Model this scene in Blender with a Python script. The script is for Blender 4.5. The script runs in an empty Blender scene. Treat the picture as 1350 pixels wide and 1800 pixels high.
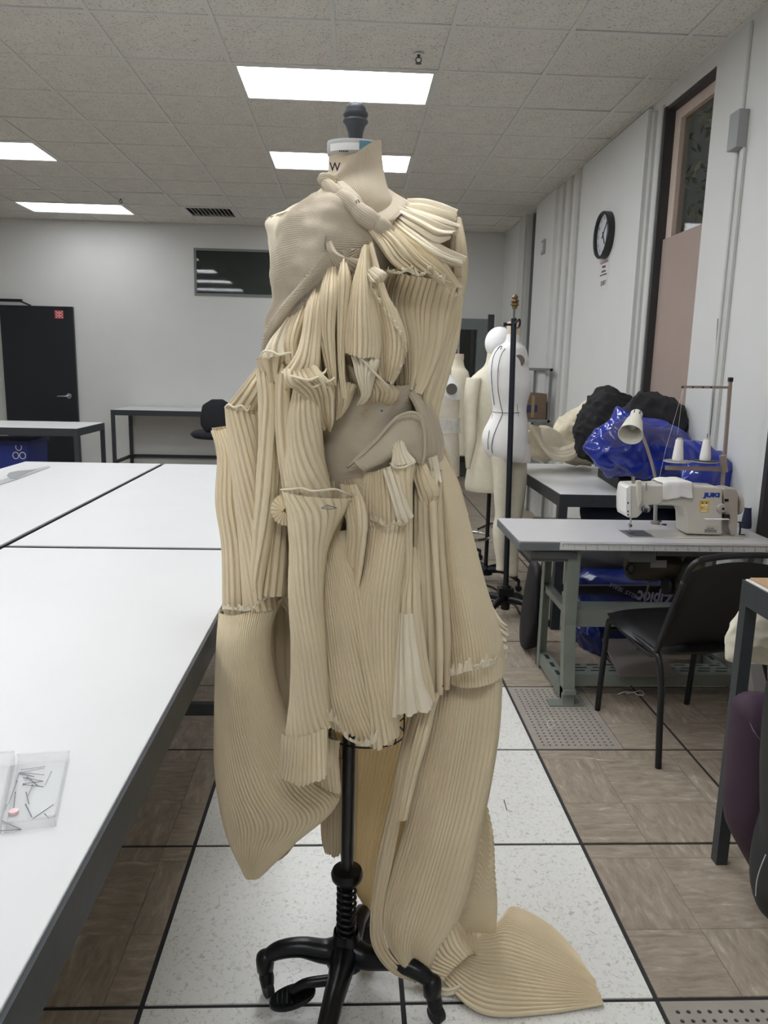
import bpy, math, random
import numpy as np
from mathutils import Vector, Matrix, Euler
random.seed(7); rng = np.random.default_rng(7)
S = bpy.context.scene; COL = S.collection; PI = math.pi
# ------------------------------------------------------------- camera
FPX, PITCH, YAW, ROLL, HC = 1343.8, .1868, .0452, .0225, 1.4752
def _axes():
    cy, sy, cp, sp, cr, sr = math.cos(YAW), math.sin(YAW), math.cos(PITCH), math.sin(PITCH), math.cos(ROLL), math.sin(ROLL)
    R0 = np.array([cy, -sy, 0.]); D = np.array([sy*cp, cy*cp, -sp]); U0 = np.array([sy*sp, cy*sp, cp])
    return R0*cr+U0*sr, -R0*sr+U0*cr, D
RX, UX, DX = _axes(); CP = np.array([0, 0, HC])
cam = bpy.data.objects.new('camera', bpy.data.cameras.new('camera')); COL.objects.link(cam)
cam.data.sensor_fit = 'VERTICAL'; cam.data.sensor_height = 36; cam.data.lens = FPX*36/1800
cam.data.clip_start = .02; cam.data.clip_end = 100
cam.matrix_world = Matrix(((RX[0], UX[0], -DX[0], 0), (RX[1], UX[1], -DX[1], 0), (RX[2], UX[2], -DX[2], HC), (0, 0, 0, 1)))
S.camera = cam
# ------------------------------------------------------------- world, exposure, light level
W = bpy.data.worlds.new('world'); S.world = W; W.use_nodes = True
W.node_tree.nodes['Background'].inputs[0].default_value = (.055, .06, .055, 1); W.node_tree.nodes['Background'].inputs[1].default_value = .5
S.view_settings.view_transform = 'Standard'; S.view_settings.look = 'None'; S.view_settings.gamma = 1
S.view_settings.use_curve_mapping = False; S.view_settings.exposure = 0.95
LAMP = 9.4      # emission of the fluorescent diffusers
ZC = 3.211; XR = 1.96; YB = 10.3
# ------------------------------------------------------------- pixel -> place helpers (each thing gets its own real distance)
def ray(x, y): return DX+RX*((x-675)/FPX)-UX*((y-900)/FPX)
def atY(x, y, Y): r = ray(x, y); return CP+r*(Y/r[1])
def atZ(x, y, z=0.): r = ray(x, y); return CP+r*((z-HC)/r[2])
def atX(x, y, X): r = ray(x, y); return CP+r*(X/r[0])
# ------------------------------------------------------------- materials
def lin(c): return tuple(((v/255)/12.92 if v <= 10 else ((v/255+.055)/1.055)**2.4) for v in c)+(1,)
MATS = {}
def mat(name, rgb, rough=.6, metal=0., var=.0, scale=30., bump=0., bscale=200., alpha=None, trans=0., spec=.5, stretch=None, transl=0.):
    if name in MATS: return MATS[name]
    m = bpy.data.materials.new(name); m.use_nodes = True; nt = m.node_tree; b = nt.nodes['Principled BSDF']
    b.inputs['Base Color'].default_value = lin(rgb); b.inputs['Roughness'].default_value = rough; b.inputs['Metallic'].default_value = metal
    b.inputs['Specular IOR Level'].default_value = spec; b.inputs['Transmission Weight'].default_value = trans
    if alpha is not None: b.inputs['Alpha'].default_value = alpha
    tc = nt.nodes.new('ShaderNodeTexCoord'); src = tc.outputs['Object']
    if stretch:
        mp = nt.nodes.new('ShaderNodeMapping'); mp.inputs['Scale'].default_value = stretch; nt.links.new(src, mp.inputs[0]); src = mp.outputs[0]
    if var:
        n = nt.nodes.new('ShaderNodeTexNoise'); n.inputs['Scale'].default_value = scale; n.inputs['Detail'].default_value = 5
        r = nt.nodes.new('ShaderNodeValToRGB'); nt.links.new(src, n.inputs[0]); nt.links.new(n.outputs[0], r.inputs[0])
        c = lin(rgb); r.color_ramp.elements[0].position = .3; r.color_ramp.elements[1].position = .7
        r.color_ramp.elements[0].color = tuple(v*(1-var) for v in c[:3])+(1,); r.color_ramp.elements[1].color = tuple(min(1, v*(1+var)) for v in c[:3])+(1,)
        nt.links.new(r.outputs[0], b.inputs['Base Color'])
    if bump:
        n = nt.nodes.new('ShaderNodeTexNoise'); n.inputs['Scale'].default_value = bscale; n.inputs['Detail'].default_value = 3
        bp = nt.nodes.new('ShaderNodeBump'); bp.inputs['Strength'].default_value = bump; bp.inputs['Distance'].default_value = .002
        nt.links.new(src, n.inputs[0]); nt.links.new(n.outputs[0], bp.inputs['Height']); nt.links.new(bp.outputs[0], b.inputs['Normal'])
    if transl:
        t = nt.nodes.new('ShaderNodeBsdfTranslucent'); t.inputs[0].default_value = lin(rgb); mx = nt.nodes.new('ShaderNodeMixShader'); mx.inputs[0].default_value = transl
        nt.links.new(b.outputs[0], mx.inputs[1]); nt.links.new(t.outputs[0], mx.inputs[2]); nt.links.new(mx.outputs[0], nt.nodes['Material Output'].inputs[0])
    MATS[name] = m; return m
def emit(name, rgb, s):
    m = bpy.data.materials.new(name); m.use_nodes = True; b = m.node_tree.nodes['Principled BSDF']
    b.inputs['Base Color'].default_value = (.8, .8, .8, 1); b.inputs['Emission Color'].default_value = lin(rgb); b.inputs['Emission Strength'].default_value = s
    MATS[name] = m; return m
# ------------------------------------------------------------- mesh builder
ORG = {}
class MB:
    def __init__(s): s.v = []; s.f = []
    def add(s, vs, fs):
        o = len(s.v); s.v += [tuple(map(float, p)) for p in vs]; s.f += [tuple(i+o for i in f) for f in fs]; return s
    def box(s, x0, x1, y0, y1, z0, z1):
        return s.add([(x0, y0, z0), (x1, y0, z0), (x1, y1, z0), (x0, y1, z0), (x0, y0, z1), (x1, y0, z1), (x1, y1, z1), (x0, y1, z1)],
                     [(3, 2, 1, 0), (4, 5, 6, 7), (0, 1, 5, 4), (1, 2, 6, 5), (2, 3, 7, 6), (3, 0, 4, 7)])
    def bar(s, a, b, w, h=None):     # square bar between two points
        a = Vector(a); b = Vector(b); h = h or w; d = (b-a).normalized(); up = Vector((0, 0, 1)) if abs(d.z) < .95 else Vector((0, 1, 0))
        x = d.cross(up).normalized()*w/2; y = x.cross(d).normalized()*h/2
        return s.add([a-x-y, a+x-y, a+x+y, a-x+y, b-x-y, b+x-y, b+x+y, b-x+y], [(3, 2, 1, 0), (4, 5, 6, 7), (0, 1, 5, 4), (1, 2, 6, 5), (2, 3, 7, 6), (3, 0, 4, 7)])
    def tube(s, pts, r, seg=10, caps=True, smooth=0):
        pts = [Vector(p) for p in pts]
        if smooth:
            P = cat(np.array([tuple(p) for p in pts]), len(pts)*smooth); 
            if hasattr(r, '__len__'): r = list(np.interp(np.linspace(0, len(r)-1, len(P)), range(len(r)), r))
            pts = [Vector(p) for p in P]
        n = len(pts); rs = r if hasattr(r, '__len__') else [r]*n
        vs = []; u = None
        for i, p in enumerate(pts):
            d = (pts[min(i+1, n-1)]-pts[max(i-1, 0)]).normalized()
            if u is None: u = d.cross(Vector((0, 0, 1)) if abs(d.z) < .9 else Vector((1, 0, 0))).normalized()
            else: u = (u-d*u.dot(d)).normalized()
            w = d.cross(u)
            for k in range(seg): a = 2*PI*k/seg; vs.append(p+(u*math.cos(a)+w*math.sin(a))*rs[i])
        fs = [(i*seg+k, i*seg+(k+1) % seg, (i+1)*seg+(k+1) % seg, (i+1)*seg+k) for i in range(n-1) for k in range(seg)]
        if caps: fs += [tuple(range(seg))[::-1], tuple((n-1)*seg+k for k in range(seg))]
        return s.add(vs, fs)
    def lathe(s, prof, c=(0, 0, 0), seg=20, axis='z'):    # prof [(r, h)]
        vs = []
        for r, h in prof:
            for k in range(seg):
                a = 2*PI*k/seg; p = (r*math.cos(a), r*math.sin(a), h)
                if axis == 'y': p = (p[0], p[2], p[1])
                if axis == 'x': p = (p[2], p[0], p[1])
                vs.append((p[0]+c[0], p[1]+c[1], p[2]+c[2]))
        n = len(prof)
        fs = [(i*seg+k, i*seg+(k+1) % seg, (i+1)*seg+(k+1) % seg, (i+1)*seg+k) for i in range(n-1) for k in range(seg)]
        fs += [tuple(range(seg))[::-1], tuple((n-1)*seg+k for k in range(seg))]
        if axis == 'y': fs = [f[::-1] for f in fs]
        return s.add(vs, fs)
    def prism(s, poly, off):       # poly: 3-D points (planar), off: extrude vector
        n = len(poly); P = [np.array(p, float) for p in poly]; off = np.array(off, float)
        return s.add(P+[p+off for p in P], [tuple(range(n)), tuple(range(2*n-1, n-1, -1))]+[(i, i+n, (i+1) % n+n, (i+1) % n) for i in range(n)])
    def grid(s, P, close=False):   # P [nv,nu,3]
        nv, nu = P.shape[:2]; o = len(s.v); s.v += [tuple(p) for p in P.reshape(-1, 3).tolist()]
        m = nu if close else nu-1
        s.f += [(o+i*nu+j, o+i*nu+(j+1) % nu, o+(i+1)*nu+(j+1) % nu, o+(i+1)*nu+j) for i in range(nv-1) for j in range(m)]; return s
def cat(P, n):    # Catmull-Rom through rows of P [k,...] -> n samples
    P = np.asarray(P, float); k = len(P)
    if k == 2: t = np.linspace(0, 1, n).reshape((-1,)+(1,)*(P.ndim-1)); return P[0]*(1-t)+P[1]*t
    Q = np.concatenate([[2*P[0]-P[1]], P, [2*P[-1]-P[-2]]]); t = np.linspace(0, k-1-1e-9, n); i = t.astype(int); f = (t-i).reshape((-1,)+(1,)*(P.ndim-1))
    a, b, c, d = Q[i], Q[i+1], Q[i+2], Q[i+3]
    return .5*(2*b+(c-a)*f+(2*a-5*b+4*c-d)*f*f+(3*b-3*c+d-a)*f**3)
def props(o, label=None, cat=None, group=None, kind=None):
    for k, v in (('label', label), ('category', cat), ('group', group), ('kind', kind)):
        if v: o[k] = v
    return o
def build(mb, name, m, parent=None, label=None, cat=None, group=None, kind=None, smooth=False, bevel=0, loc=None, local=False, merge=False):
    vs = np.array(mb.v)
    if parent is not None: o = np.zeros(3) if local else ORG[parent.name]
    elif loc is not None: o = np.array(loc, float)
    elif local: o = np.zeros(3)
    else: lo, hi = vs.min(0), vs.max(0); o = np.array([(lo[0]+hi[0])/2, (lo[1]+hi[1])/2, lo[2]])
    me = bpy.data.meshes.new(name); me.from_pydata((vs-o).tolist(), [], mb.f); me.materials.append(m)
    if smooth: me.polygons.foreach_set('use_smooth', [True]*len(me.polygons)); 
    me.update(); ob = bpy.data.objects.new(name, me); COL.objects.link(ob)
    if smooth == 'auto': me.set_sharp_from_angle(angle=math.radians(40))
    if parent is not None: ob.parent = parent; ORG[ob.name] = ORG[parent.name]
    else: ob.location = o; ORG[ob.name] = o
    if bevel:
        md = ob.modifiers.new('bevel', 'BEVEL'); md.width = bevel; md.segments = 2; md.limit_method = 'ANGLE'
    return props(ob, label, cat, group, kind)
def thing(name, label, cat, loc, group=None):
    e = bpy.data.objects.new(name, None); COL.objects.link(e); e.location = loc; e.empty_display_size = .05; ORG[e.name] = np.array(loc, float)
    return props(e, label, cat, group)
def inst(src, name, loc, parent=None, rot=None):   # copy sharing mesh; loc in world
    o = src.copy(); o.name = name; COL.objects.link(o)
    if parent is not None: o.parent = parent; o.location = np.array(loc)-ORG[parent.name]
    else: o.location = loc
    if rot: o.rotation_euler = rot
    return o
def copy_tree(o, loc=None, parent=None):
    c = o.copy(); COL.objects.link(c); ORG[c.name] = ORG[o.name]
    if parent is not None: c.parent = parent
    if loc is not None: c.location = loc
    for ch in list(o.children): copy_tree(ch, None, c)
    return c
def text(s, name, m, size, M, parent=None, ext=.0004, bold=0., sx=1.):    # flat lettering; M = world matrix
    cu = bpy.data.curves.new(name, 'FONT'); cu.body = s; cu.size = size; cu.extrude = ext; cu.offset = bold; cu.align_x = 'CENTER'; cu.align_y = 'CENTER'; cu.resolution_u = 3
    t = bpy.data.objects.new(name, cu); COL.objects.link(t); dg = bpy.context.evaluated_depsgraph_get()
    me = bpy.data.meshes.new_from_object(t.evaluated_get(dg)); bpy.data.objects.remove(t); bpy.data.curves.remove(cu)
    me.transform(Matrix.Diagonal((sx, 1, 1, 1))); me.transform(M)
    me.transform(Matrix.Translation(-Vector(ORG[parent.name]))); me.materials.clear(); me.materials.append(m)
    o = bpy.data.objects.new(name, me); COL.objects.link(o); o.parent = parent; ORG[o.name] = ORG[parent.name]; return o
def frame(o, x, y):   # matrix from origin, x axis, y axis
    x = Vector(x).normalized(); z = x.cross(Vector(y)).normalized(); y = z.cross(x); M = Matrix((x, y, z)).transposed().to_4x4(); M.translation = Vector(o); return M
def loft(rows, Y, k=.7, seg=24, nv=None, off=0., caps=True, sq=1.):    # rows (xL,xR,py[,k][,dy]): horizontal elliptical rings standing at distance Y
    C = []
    for r in rows:
        kk = r[3] if len(r) > 3 else k; dy = r[4] if len(r) > 4 else 0
        a, b = atY(r[0], r[2], Y+dy), atY(r[1], r[2], Y+dy); C.append([(a[0]+b[0])/2, Y+dy, (a[2]+b[2])/2, abs(b[0]-a[0])/2, abs(b[0]-a[0])/2*kk])
    C = cat(C, nv or len(rows)*5); t = np.linspace(0, 2*PI, seg, endpoint=False)
    P = np.zeros((len(C), seg, 3)); c, s = np.cos(t), np.sin(t); c = np.sign(c)*abs(c)**sq; s = np.sign(s)*abs(s)**sq
    P[..., 0] = C[:, 0:1]+(C[:, 3:4]+off)*c; P[..., 1] = C[:, 1:2]+(C[:, 4:5]+off)*s; P[..., 2] = C[:, 2:3]
    m = MB().grid(P[:, ::-1][::-1], True)
    if caps: n = len(C); m.f += [tuple(range(seg))[::-1], tuple((n-1)*seg+i for i in range(seg))]
    return m
def noise3(P, sc, seed=0):     # cheap smooth pseudo-noise
    r = np.random.default_rng(seed); o = 0
    for i in range(6):
        d = r.normal(size=3); d /= np.linalg.norm(d); f = sc*(.6+.9*r.random()); o = o+np.sin((P@d)*f+r.random()*6.28)
    return o/6
def puff(poly, Y, T, n=120, rings=24, wr=.01, ws=25., seed=1, tilt=0., yb=None, pts3=None, ridge=0.):    # cushion-like closed body from an outline at distance Y, T half thickness
    P = np.array([atY(x, y, Y) for x, y in poly]) if pts3 is None else np.array(pts3)
    P = np.concatenate([P, P[:1]]); L = np.r_[0, np.cumsum(np.linalg.norm(np.diff(P, axis=0), axis=1))]; t = np.linspace(0, L[-1], n, endpoint=False)
    P = np.stack([np.interp(t, L, P[:, i]) for i in range(3)], 1)
    P = (P+np.roll(P, 1, 0)+np.roll(P, -1, 0))/3; c = P.mean(0); G = []
    def ring(r, sg): q = c+(P-c)*r; h = T*math.sqrt(max(0, 1-r**2.6)); q = q.copy(); q[:, 1] += sg*h+(q[:, 2]-c[2])*tilt; return q
    rs = [math.sin(PI/2*i/rings) for i in range(rings+1)]
    G = [ring(max(r, .02), -1) for r in rs]+[ring(max(r, .02), 1) for r in rs[-2::-1]]
    G = np.array(G); f = G.reshape(-1, 3); N = noise3(f, ws, seed)*1.4+.6*noise3(f, ws*2.6, seed+1)
    if ridge:
        w1, w2 = noise3(f, ws*1.6, seed+5)+.5*noise3(f, ws*.7, seed+8), noise3(f, ws*3.4, seed+6); N = N+ridge*(.7-np.minimum(abs(w1)*3.2, 1.2))+ridge*.4*(.6-np.minimum(abs(w2)*3.2, 1.2))
    d = f-c; d /= np.linalg.norm(d, axis=1, keepdims=True)+1e-6; f = f+d*(N*wr)[:, None]
    m = MB().grid(f.reshape(G.shape), True); k = len(G); m.f += [tuple(range(n))[::-1], tuple((k-1)*n+i for i in range(n))]; return m
# materials ----------------------------------------------------
WALL = mat('wall_paint', (214, 214, 211), .6, var=.02, scale=3, bump=.15, bscale=300)
TRIMG = mat('grey_trim_paint', (196, 196, 192), .5, var=.04, scale=6)
CREAM = mat('cream_window_frame', (206, 188, 174), .6, var=.04)
DARK = mat('dark_window_frame', (52, 50, 52), .5, var=.05)
STEEL = mat('charcoal_steel', (52, 56, 60), .45, .1, var=.12, scale=40)
WHITE = mat('white_laminate', (214, 214, 213), .35, var=.012, scale=5)
GRID = mat('grid_white_metal', (216, 216, 212), .5)
BLACK = mat('black_metal', (24, 25, 28), .38, .2, var=.1)
RUBBER = mat('black_plastic', (22, 22, 24), .55)
def ceil_mat():
    m = mat('ceiling_tile_fibre', (222, 220, 213), .95, var=.05, scale=8); nt = m.node_tree; b = nt.nodes['Principled BSDF']
    tc = nt.nodes.new('ShaderNodeTexCoord'); v = nt.nodes.new('ShaderNodeTexNoise'); v.inputs['Scale'].default_value = 95; v.inputs['Detail'].default_value = 1.5
    r = nt.nodes.new('ShaderNodeValToRGB'); r.color_ramp.elements[0].position = .33; r.color_ramp.elements[1].position = .42
    r.color_ramp.elements[0].color = (.3, .29, .28, 1); r.color_ramp.elements[1].color = (1, 1, 1, 1)
    oi = nt.nodes.new('ShaderNodeObjectInfo'); mm = nt.nodes.new('ShaderNodeVectorMath'); nt.links.new(tc.outputs['Object'], mm.inputs[0]); nt.links.new(oi.outputs['Location'], mm.inputs[1])
    nt.links.new(mm.outputs[0], v.inputs[0]); nt.links.new(v.outputs[0], r.inputs[0])
    mx = nt.nodes.new('ShaderNodeMixRGB'); mx.blend_type = 'MULTIPLY'; mx.inputs[0].default_value = .55
    src = b.inputs['Base Color'].links[0].from_socket; nt.links.new(src, mx.inputs[1]); nt.links.new(r.outputs[0], mx.inputs[2]); nt.links.new(mx.outputs[0], b.inputs['Base Color'])
    bp = nt.nodes.new('ShaderNodeBump'); bp.inputs['Strength'].default_value = .5; bp.inputs['Distance'].default_value = .003; nt.links.new(v.outputs[0], bp.inputs['Height']); nt.links.new(bp.outputs[0], b.inputs['Normal'])
    return m
def floor_white():
    m = mat('white_speckled_floor_tile', (206, 203, 198), .3); nt = m.node_tree; b = nt.nodes['Principled BSDF']; tc = nt.nodes.new('ShaderNodeTexCoord')
    ge = nt.nodes.new('ShaderNodeNewGeometry')
    n = nt.nodes.new('ShaderNodeTexNoise'); n.inputs['Scale'].default_value = 85; n.inputs['Detail'].default_value = 4; n.inputs['Distortion'].default_value = 1.2
    nt.links.new(ge.outputs['Position'], n.inputs[0]); r = nt.nodes.new('ShaderNodeValToRGB'); e = r.color_ramp.elements
    e[0].position = .30; e[0].color = lin((196, 192, 184)); e[1].position = .46; e[1].color = lin((234, 232, 226)); nt.links.new(n.outputs[0], r.inputs[0]); nt.links.new(r.outputs[0], b.inputs['Base Color'])
    n2 = nt.nodes.new('ShaderNodeTexNoise'); n2.inputs['Scale'].default_value = 6; nt.links.new(ge.outputs['Position'], n2.inputs[0])
    mr = nt.nodes.new('ShaderNodeMapRange'); mr.inputs[3].default_value = .22; mr.inputs[4].default_value = .42; nt.links.new(n2.outputs[0], mr.inputs[0]); nt.links.new(mr.outputs[0], b.inputs['Roughness'])
    return m
def vinyl(name, dirx):
    m = mat(name, (128, 116, 102), .38); nt = m.node_tree; b = nt.nodes['Principled BSDF']; ge = nt.nodes.new('ShaderNodeNewGeometry')
    mp = nt.nodes.new('ShaderNodeMapping'); mp.inputs['Scale'].default_value = (1.6, 6, 1) if dirx else (6, 1.6, 1); nt.links.new(ge.outputs['Position'], mp.inputs[0])
    n = nt.nodes.new('ShaderNodeTexNoise'); n.inputs['Scale'].default_value = 6.5; n.inputs['Detail'].default_value = 10; n.inputs['Roughness'].default_value = .68; n.inputs['Distortion'].default_value = .6
    nt.links.new(mp.outputs[0], n.inputs[0]); r = nt.nodes.new('ShaderNodeValToRGB'); e = r.color_ramp.elements
    e[0].position = .28; e[0].color = lin((128, 115, 101)); e[1].position = .56; e[1].color = lin((163, 150, 134)); x = e.new(.64); x.color = lin((174, 163, 147)); x = e.new(.70); x.color = lin((206, 198, 182)); nt.links.new(n.outputs[0], r.inputs[0]); nt.links.new(r.outputs[0], b.inputs['Base Color'])
    return m
CTILE = ceil_mat(); FW = floor_white(); VX = vinyl('brown_vinyl_grain_along', True); VY = vinyl('brown_vinyl_grain_across', False)
# ============================================================= SETTING: floor
XF, YF, T = .7506, 2.7747, .6096
fl = MB().box(-6.6, 2.3, -2.6, YB+.3, -.12, -.004)
floor = build(fl, 'floor', mat('dark_floor_joint', (38, 38, 41), .7), kind='structure', loc=(0, 0, -.12))
wt = MB().box(.006, T-.006, .006, T-.006, 0, .004)
protoW = build(wt, 'floor_tile', FW, floor, local=True); protoW.location = np.array([XF-T, YF-2*T, -.004])-ORG['floor']
brown = []
for i in range(-12, 3):
    for j in range(-9, 13):
        x0, y0 = XF+i*T, YF+j*T
        if x0 > XR or y0 > YB: continue
        isb = x0 > XF-.1 or y0 > YF+T-.1 or x0 < -.8
        if isb: brown.append((x0, y0))
        elif (i, j) != (-1, -2): inst(protoW, 'floor_tile', (x0, y0, -.004), floor)
vm = {}
def vpiece(w, h, k):
    key = (round(w, 3), round(h, 3), k)
    if key not in vm:
        me = bpy.data.meshes.new('vinyl_tile'); b = MB().box(0, w, 0, h, 0, .004); me.from_pydata(b.v, [], b.f); me.materials.append(VX if k else VY); vm[key] = me
    return vm[key]
nb = 0
for x0, y0 in brown:
    far = y0 > 6 or x0 < -1.2 or y0 < 0
    gx = [x0+.006]+([] if far else [g for g in np.arange(1.27-.3048*20, 3, .3048) if x0+.03 < g < x0+T-.03])+[x0+T-.006]
    gy = [y0+.006]+([] if far else [g for g in np.arange(2.092-.3048*20, 11, .3048) if y0+.03 < g < y0+T-.03])+[y0+T-.006]
    perf = (abs(x0-XF) < .1 and (abs(y0-YF) < .1 or abs(y0-(YF-3*T)) < .1))
    if perf and y0 > 2: gx = [1.107]+[g for g in gx if g > 1.2]
    for a in range(len(gx)-1):
        for b in range(len(gy)-1):
            if perf and y0 < 2: continue
            k = (round(gx[a]/.3048)+round(gy[b]/.3048)) % 2
            o = bpy.data.objects.new('vinyl_tile', vpiece(gx[a+1]-gx[a]-.0012, gy[b+1]-gy[b]-.0012, k)); COL.objects.link(o); o.parent = floor
            o.location = np.array([gx[a]+.0006, gy[b]+.0006, -.004])-ORG['floor']; nb += 1
def perforated(x0, x1, y0, y1):
    m = MB(); s = .0255; nx, ny = int((x1-x0-.03)/s), int((y1-y0-.03)/s); ox, oy = (x1-x0-nx*s)/2+x0, (y1-y0-ny*s)/2+y0
    for i in range(nx):
        for j in range(ny):
            cx, cy = ox+(i+.5)*s, oy+(j+.5)*s; h = s/2; r = .0056; v = []
            for k in range(8):
                a = PI/8+k*PI/4; dx, dy = math.cos(a), math.sin(a); q = h/max(abs(dx), abs(dy)); v.append((cx+dx*q, cy+dy*q, 0))
            # square corners pulled so that cells meet
            v = []
            for k in range(8): px, py = [(1, 0), (1, 1), (0, 1), (-1, 1), (-1, 0), (-1, -1), (0, -1), (1, -1)][k]; v.append((cx+px*h, cy+py*h, 0))
            for k in range(8): a = k*PI/4; v.append((cx+r*math.cos(a), cy+r*math.sin(a), 0))
            for k in range(8): a = k*PI/4; v.append((cx+r*math.cos(a), cy+r*math.sin(a), -.0045))
            m.add(v, [(k, (k+1) % 8, 8+(k+1) % 8, 8+k) for k in range(8)]+[(8+k, 8+(k+1) % 8, 16+(k+1) % 8, 16+k) for k in range(8)])
    for (a, b, c, d) in ((x0, ox, y0, y1), (ox+nx*s, x1, y0, y1), (ox, ox+nx*s, y0, oy), (ox, ox+nx*s, oy+ny*s, y1)): m.box(a, b, c, d, -.004, 0)
    return build(m, 'perforated_tile', mat('perforated_tile_grey', (160, 152, 142), .4, var=.06, scale=20), floor, label='grey floor tile pierced with rows of small round holes')
perforated(.7566, 1.105, YF+.006, YF+T-.006); perforated(.7566, XF+T-.006, YF-3*T+.006, YF-2*T-.006)
# ============================================================= ceiling
XCg, YCg, TX = .4966, 4.3203, .6189
LIGHTS = [(-2, 1), (-2, 4), (-2, 8), (-2, -2), (-2, -5), (-2, -9), (-7, 1), (-7, 4), (-7, 8), (-7, -2), (-7, -5), (-7, -9)]
VENT = (-4, 8)
ceil = build(MB().box(-6.6, 2.3, -2.6, YB+.3, ZC+.09, ZC+.2), 'ceiling', mat('ceiling_void', (120, 120, 118), .9), kind='structure', loc=(0, 0, ZC))
used = {(l[0]+d, l[1]) for l in LIGHTS for d in (0, 1)} | {VENT}
ct = MB().box(.005, TX-.005, .005, T-.005, .004, .02); pt = None; sp = {}
xs = [XCg+k*TX for k in range(-12, 4)]; ys = [YCg+k*T for k in range(-12, 12)]
for a in range(-12, 3):
    for b in range(-12, 11):
        if (a, b) in used: continue
        x0, y0 = XCg+a*TX, YCg+b*T; x1, y1 = min(x0+TX, XR-.001), min(y0+T, YB-.001)
        if x0 > XR-.02 or y0 > YB-.02 or y0 < -2.6: continue
        key = (round(x1-x0, 3), round(y1-y0, 3))
        if key not in sp:
            me = bpy.data.meshes.new('ceiling_tile'); q = MB().box(.012, x1-x0-.012, .012, y1-y0-.012, .0035, .03); me.from_pydata(q.v, [], q.f); me.materials.append(CTILE); sp[key] = me
        o = bpy.data.objects.new('ceiling_tile', sp[key]); COL.objects.link(o); o.parent = ceil; o.location = (x0, y0, 0)
        o.rotation_euler = (random.gauss(0, .0012), random.gauss(0, .0012), 0)
for x in xs:
    if x >= XR: continue
    m = MB(); cuts = sorted((YCg+l[1]*T, YCg+l[1]*T+T) for l in LIGHTS if abs(XCg+(l[0]+1)*TX-x) < .01); y = -2.5
    for c0, c1 in cuts+[(YB, YB)]:
        if c0 > y: m.box(x-.012, x+.012, y, c0, ZC-.004, ZC+.003).box(x-.003, x+.003, y, c0, ZC-.001, ZC+.04)
        y = c1
    build(m, 'grid_runner', GRID, ceil)
for y in ys:
    if -2.5 < y < YB: build(MB().box(-6.5, XR, y-.012, y+.012, ZC-.003, ZC+.0035).box(-6.5, XR, y-.003, y+.003, ZC, ZC+.04), 'grid_cross_tee', GRID, ceil)
build(MB().box(XR-.025, XR, -2.5, YB, ZC-.008, ZC+.003), 'wall_angle', GRID, ceil)
# ---- fluorescent troffers
def diffuser_mat(k=1.):
    m = emit('lit_diffuser'+str(k), (245, 249, 254), LAMP); nt = m.node_tree; b = nt.nodes['Principled BSDF']; tc = nt.nodes.new('ShaderNodeTexCoord'); sx = nt.nodes.new('ShaderNodeSeparateXYZ'); nt.links.new(tc.outputs['Generated'], sx.inputs[0])
    r = nt.nodes.new('ShaderNodeValToRGB'); e = r.color_ramp.elements; e[0].position = 0; e[0].color = (.45,)*3+(1,); e[1].position = 1; e[1].color = (.45,)*3+(1,)
    for p, v in ((.22, 1.), (.36, .78), (.5, 1.), (.64, .78), (.78, 1.)): q = e.new(p); q.color = (v, v, v, 1)
    nt.links.new(sx.outputs[1], r.inputs[0]); mu = nt.nodes.new('ShaderNodeMath'); mu.operation = 'MULTIPLY'; mu.inputs[1].default_value = LAMP*k; nt.links.new(r.outputs[0], mu.inputs[0]); nt.links.new(mu.outputs[0], b.inputs['Emission Strength']); return m
DIF, DIFM, DIFF = diffuser_mat(1.), diffuser_mat(.8), diffuser_mat(.42)
LBL = {(-2, 1): 'nearest lit fluorescent ceiling panel, above the dress form', (-2, 4): 'lit fluorescent ceiling panel behind the neck of the dress form', (-2, 8): 'farthest lit ceiling panel, mostly hidden behind the dress shoulder',
       (-7, 4): 'lit ceiling panel cut off by the left edge of the photo', (-7, 8): 'lit ceiling panel at left, above the black door', (-7, 1): 'lit ceiling panel over the left tables, outside the photo'}
L0 = None
for i, (a, b) in enumerate(LIGHTS):
    x0, y0 = XCg+a*TX, YCg+b*T; w, h = 2*TX, T
    t = thing('ceiling_light', LBL.get((a, b)) or 'lit ceiling panel %s the camera, %s row%s' % ('above' if b == -2 else 'behind', 'right' if a == -2 else 'left', '' if b != -9 else ', nearest the rear wall'), 'ceiling light', (x0+w/2, y0+h/2, ZC), 'fluorescent ceiling panels')
    if i == 0:
        z = ZC
        f = MB().box(x0+.012, x0+w-.012, y0+.012, y0+.035, z-.006, z+.03).box(x0+.012, x0+w-.012, y0+h-.035, y0+h-.012, z-.006, z+.03).box(x0+.012, x0+.035, y0+.035, y0+h-.035, z-.006, z+.03).box(x0+w-.035, x0+w-.012, y0+.035, y0+h-.035, z-.006, z+.03).box(x0+.012, x0+w-.012, y0+.012, y0+h-.012, z+.03, z+.08)
        build(f, 'frame', GRID, t); build(MB().box(x0+.035, x0+w-.035, y0+.035, y0+h-.035, z+.002, z+.006), 'diffuser', DIF, t); L0 = t
    else:
        for ch in L0.children:
            c = ch.copy(); COL.objects.link(c); c.parent = t
            if ch.name.startswith('diffuser') and b >= 4: c.data = c.data.copy(); c.data.materials[0] = DIFF if b == 8 else DIFM
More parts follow.
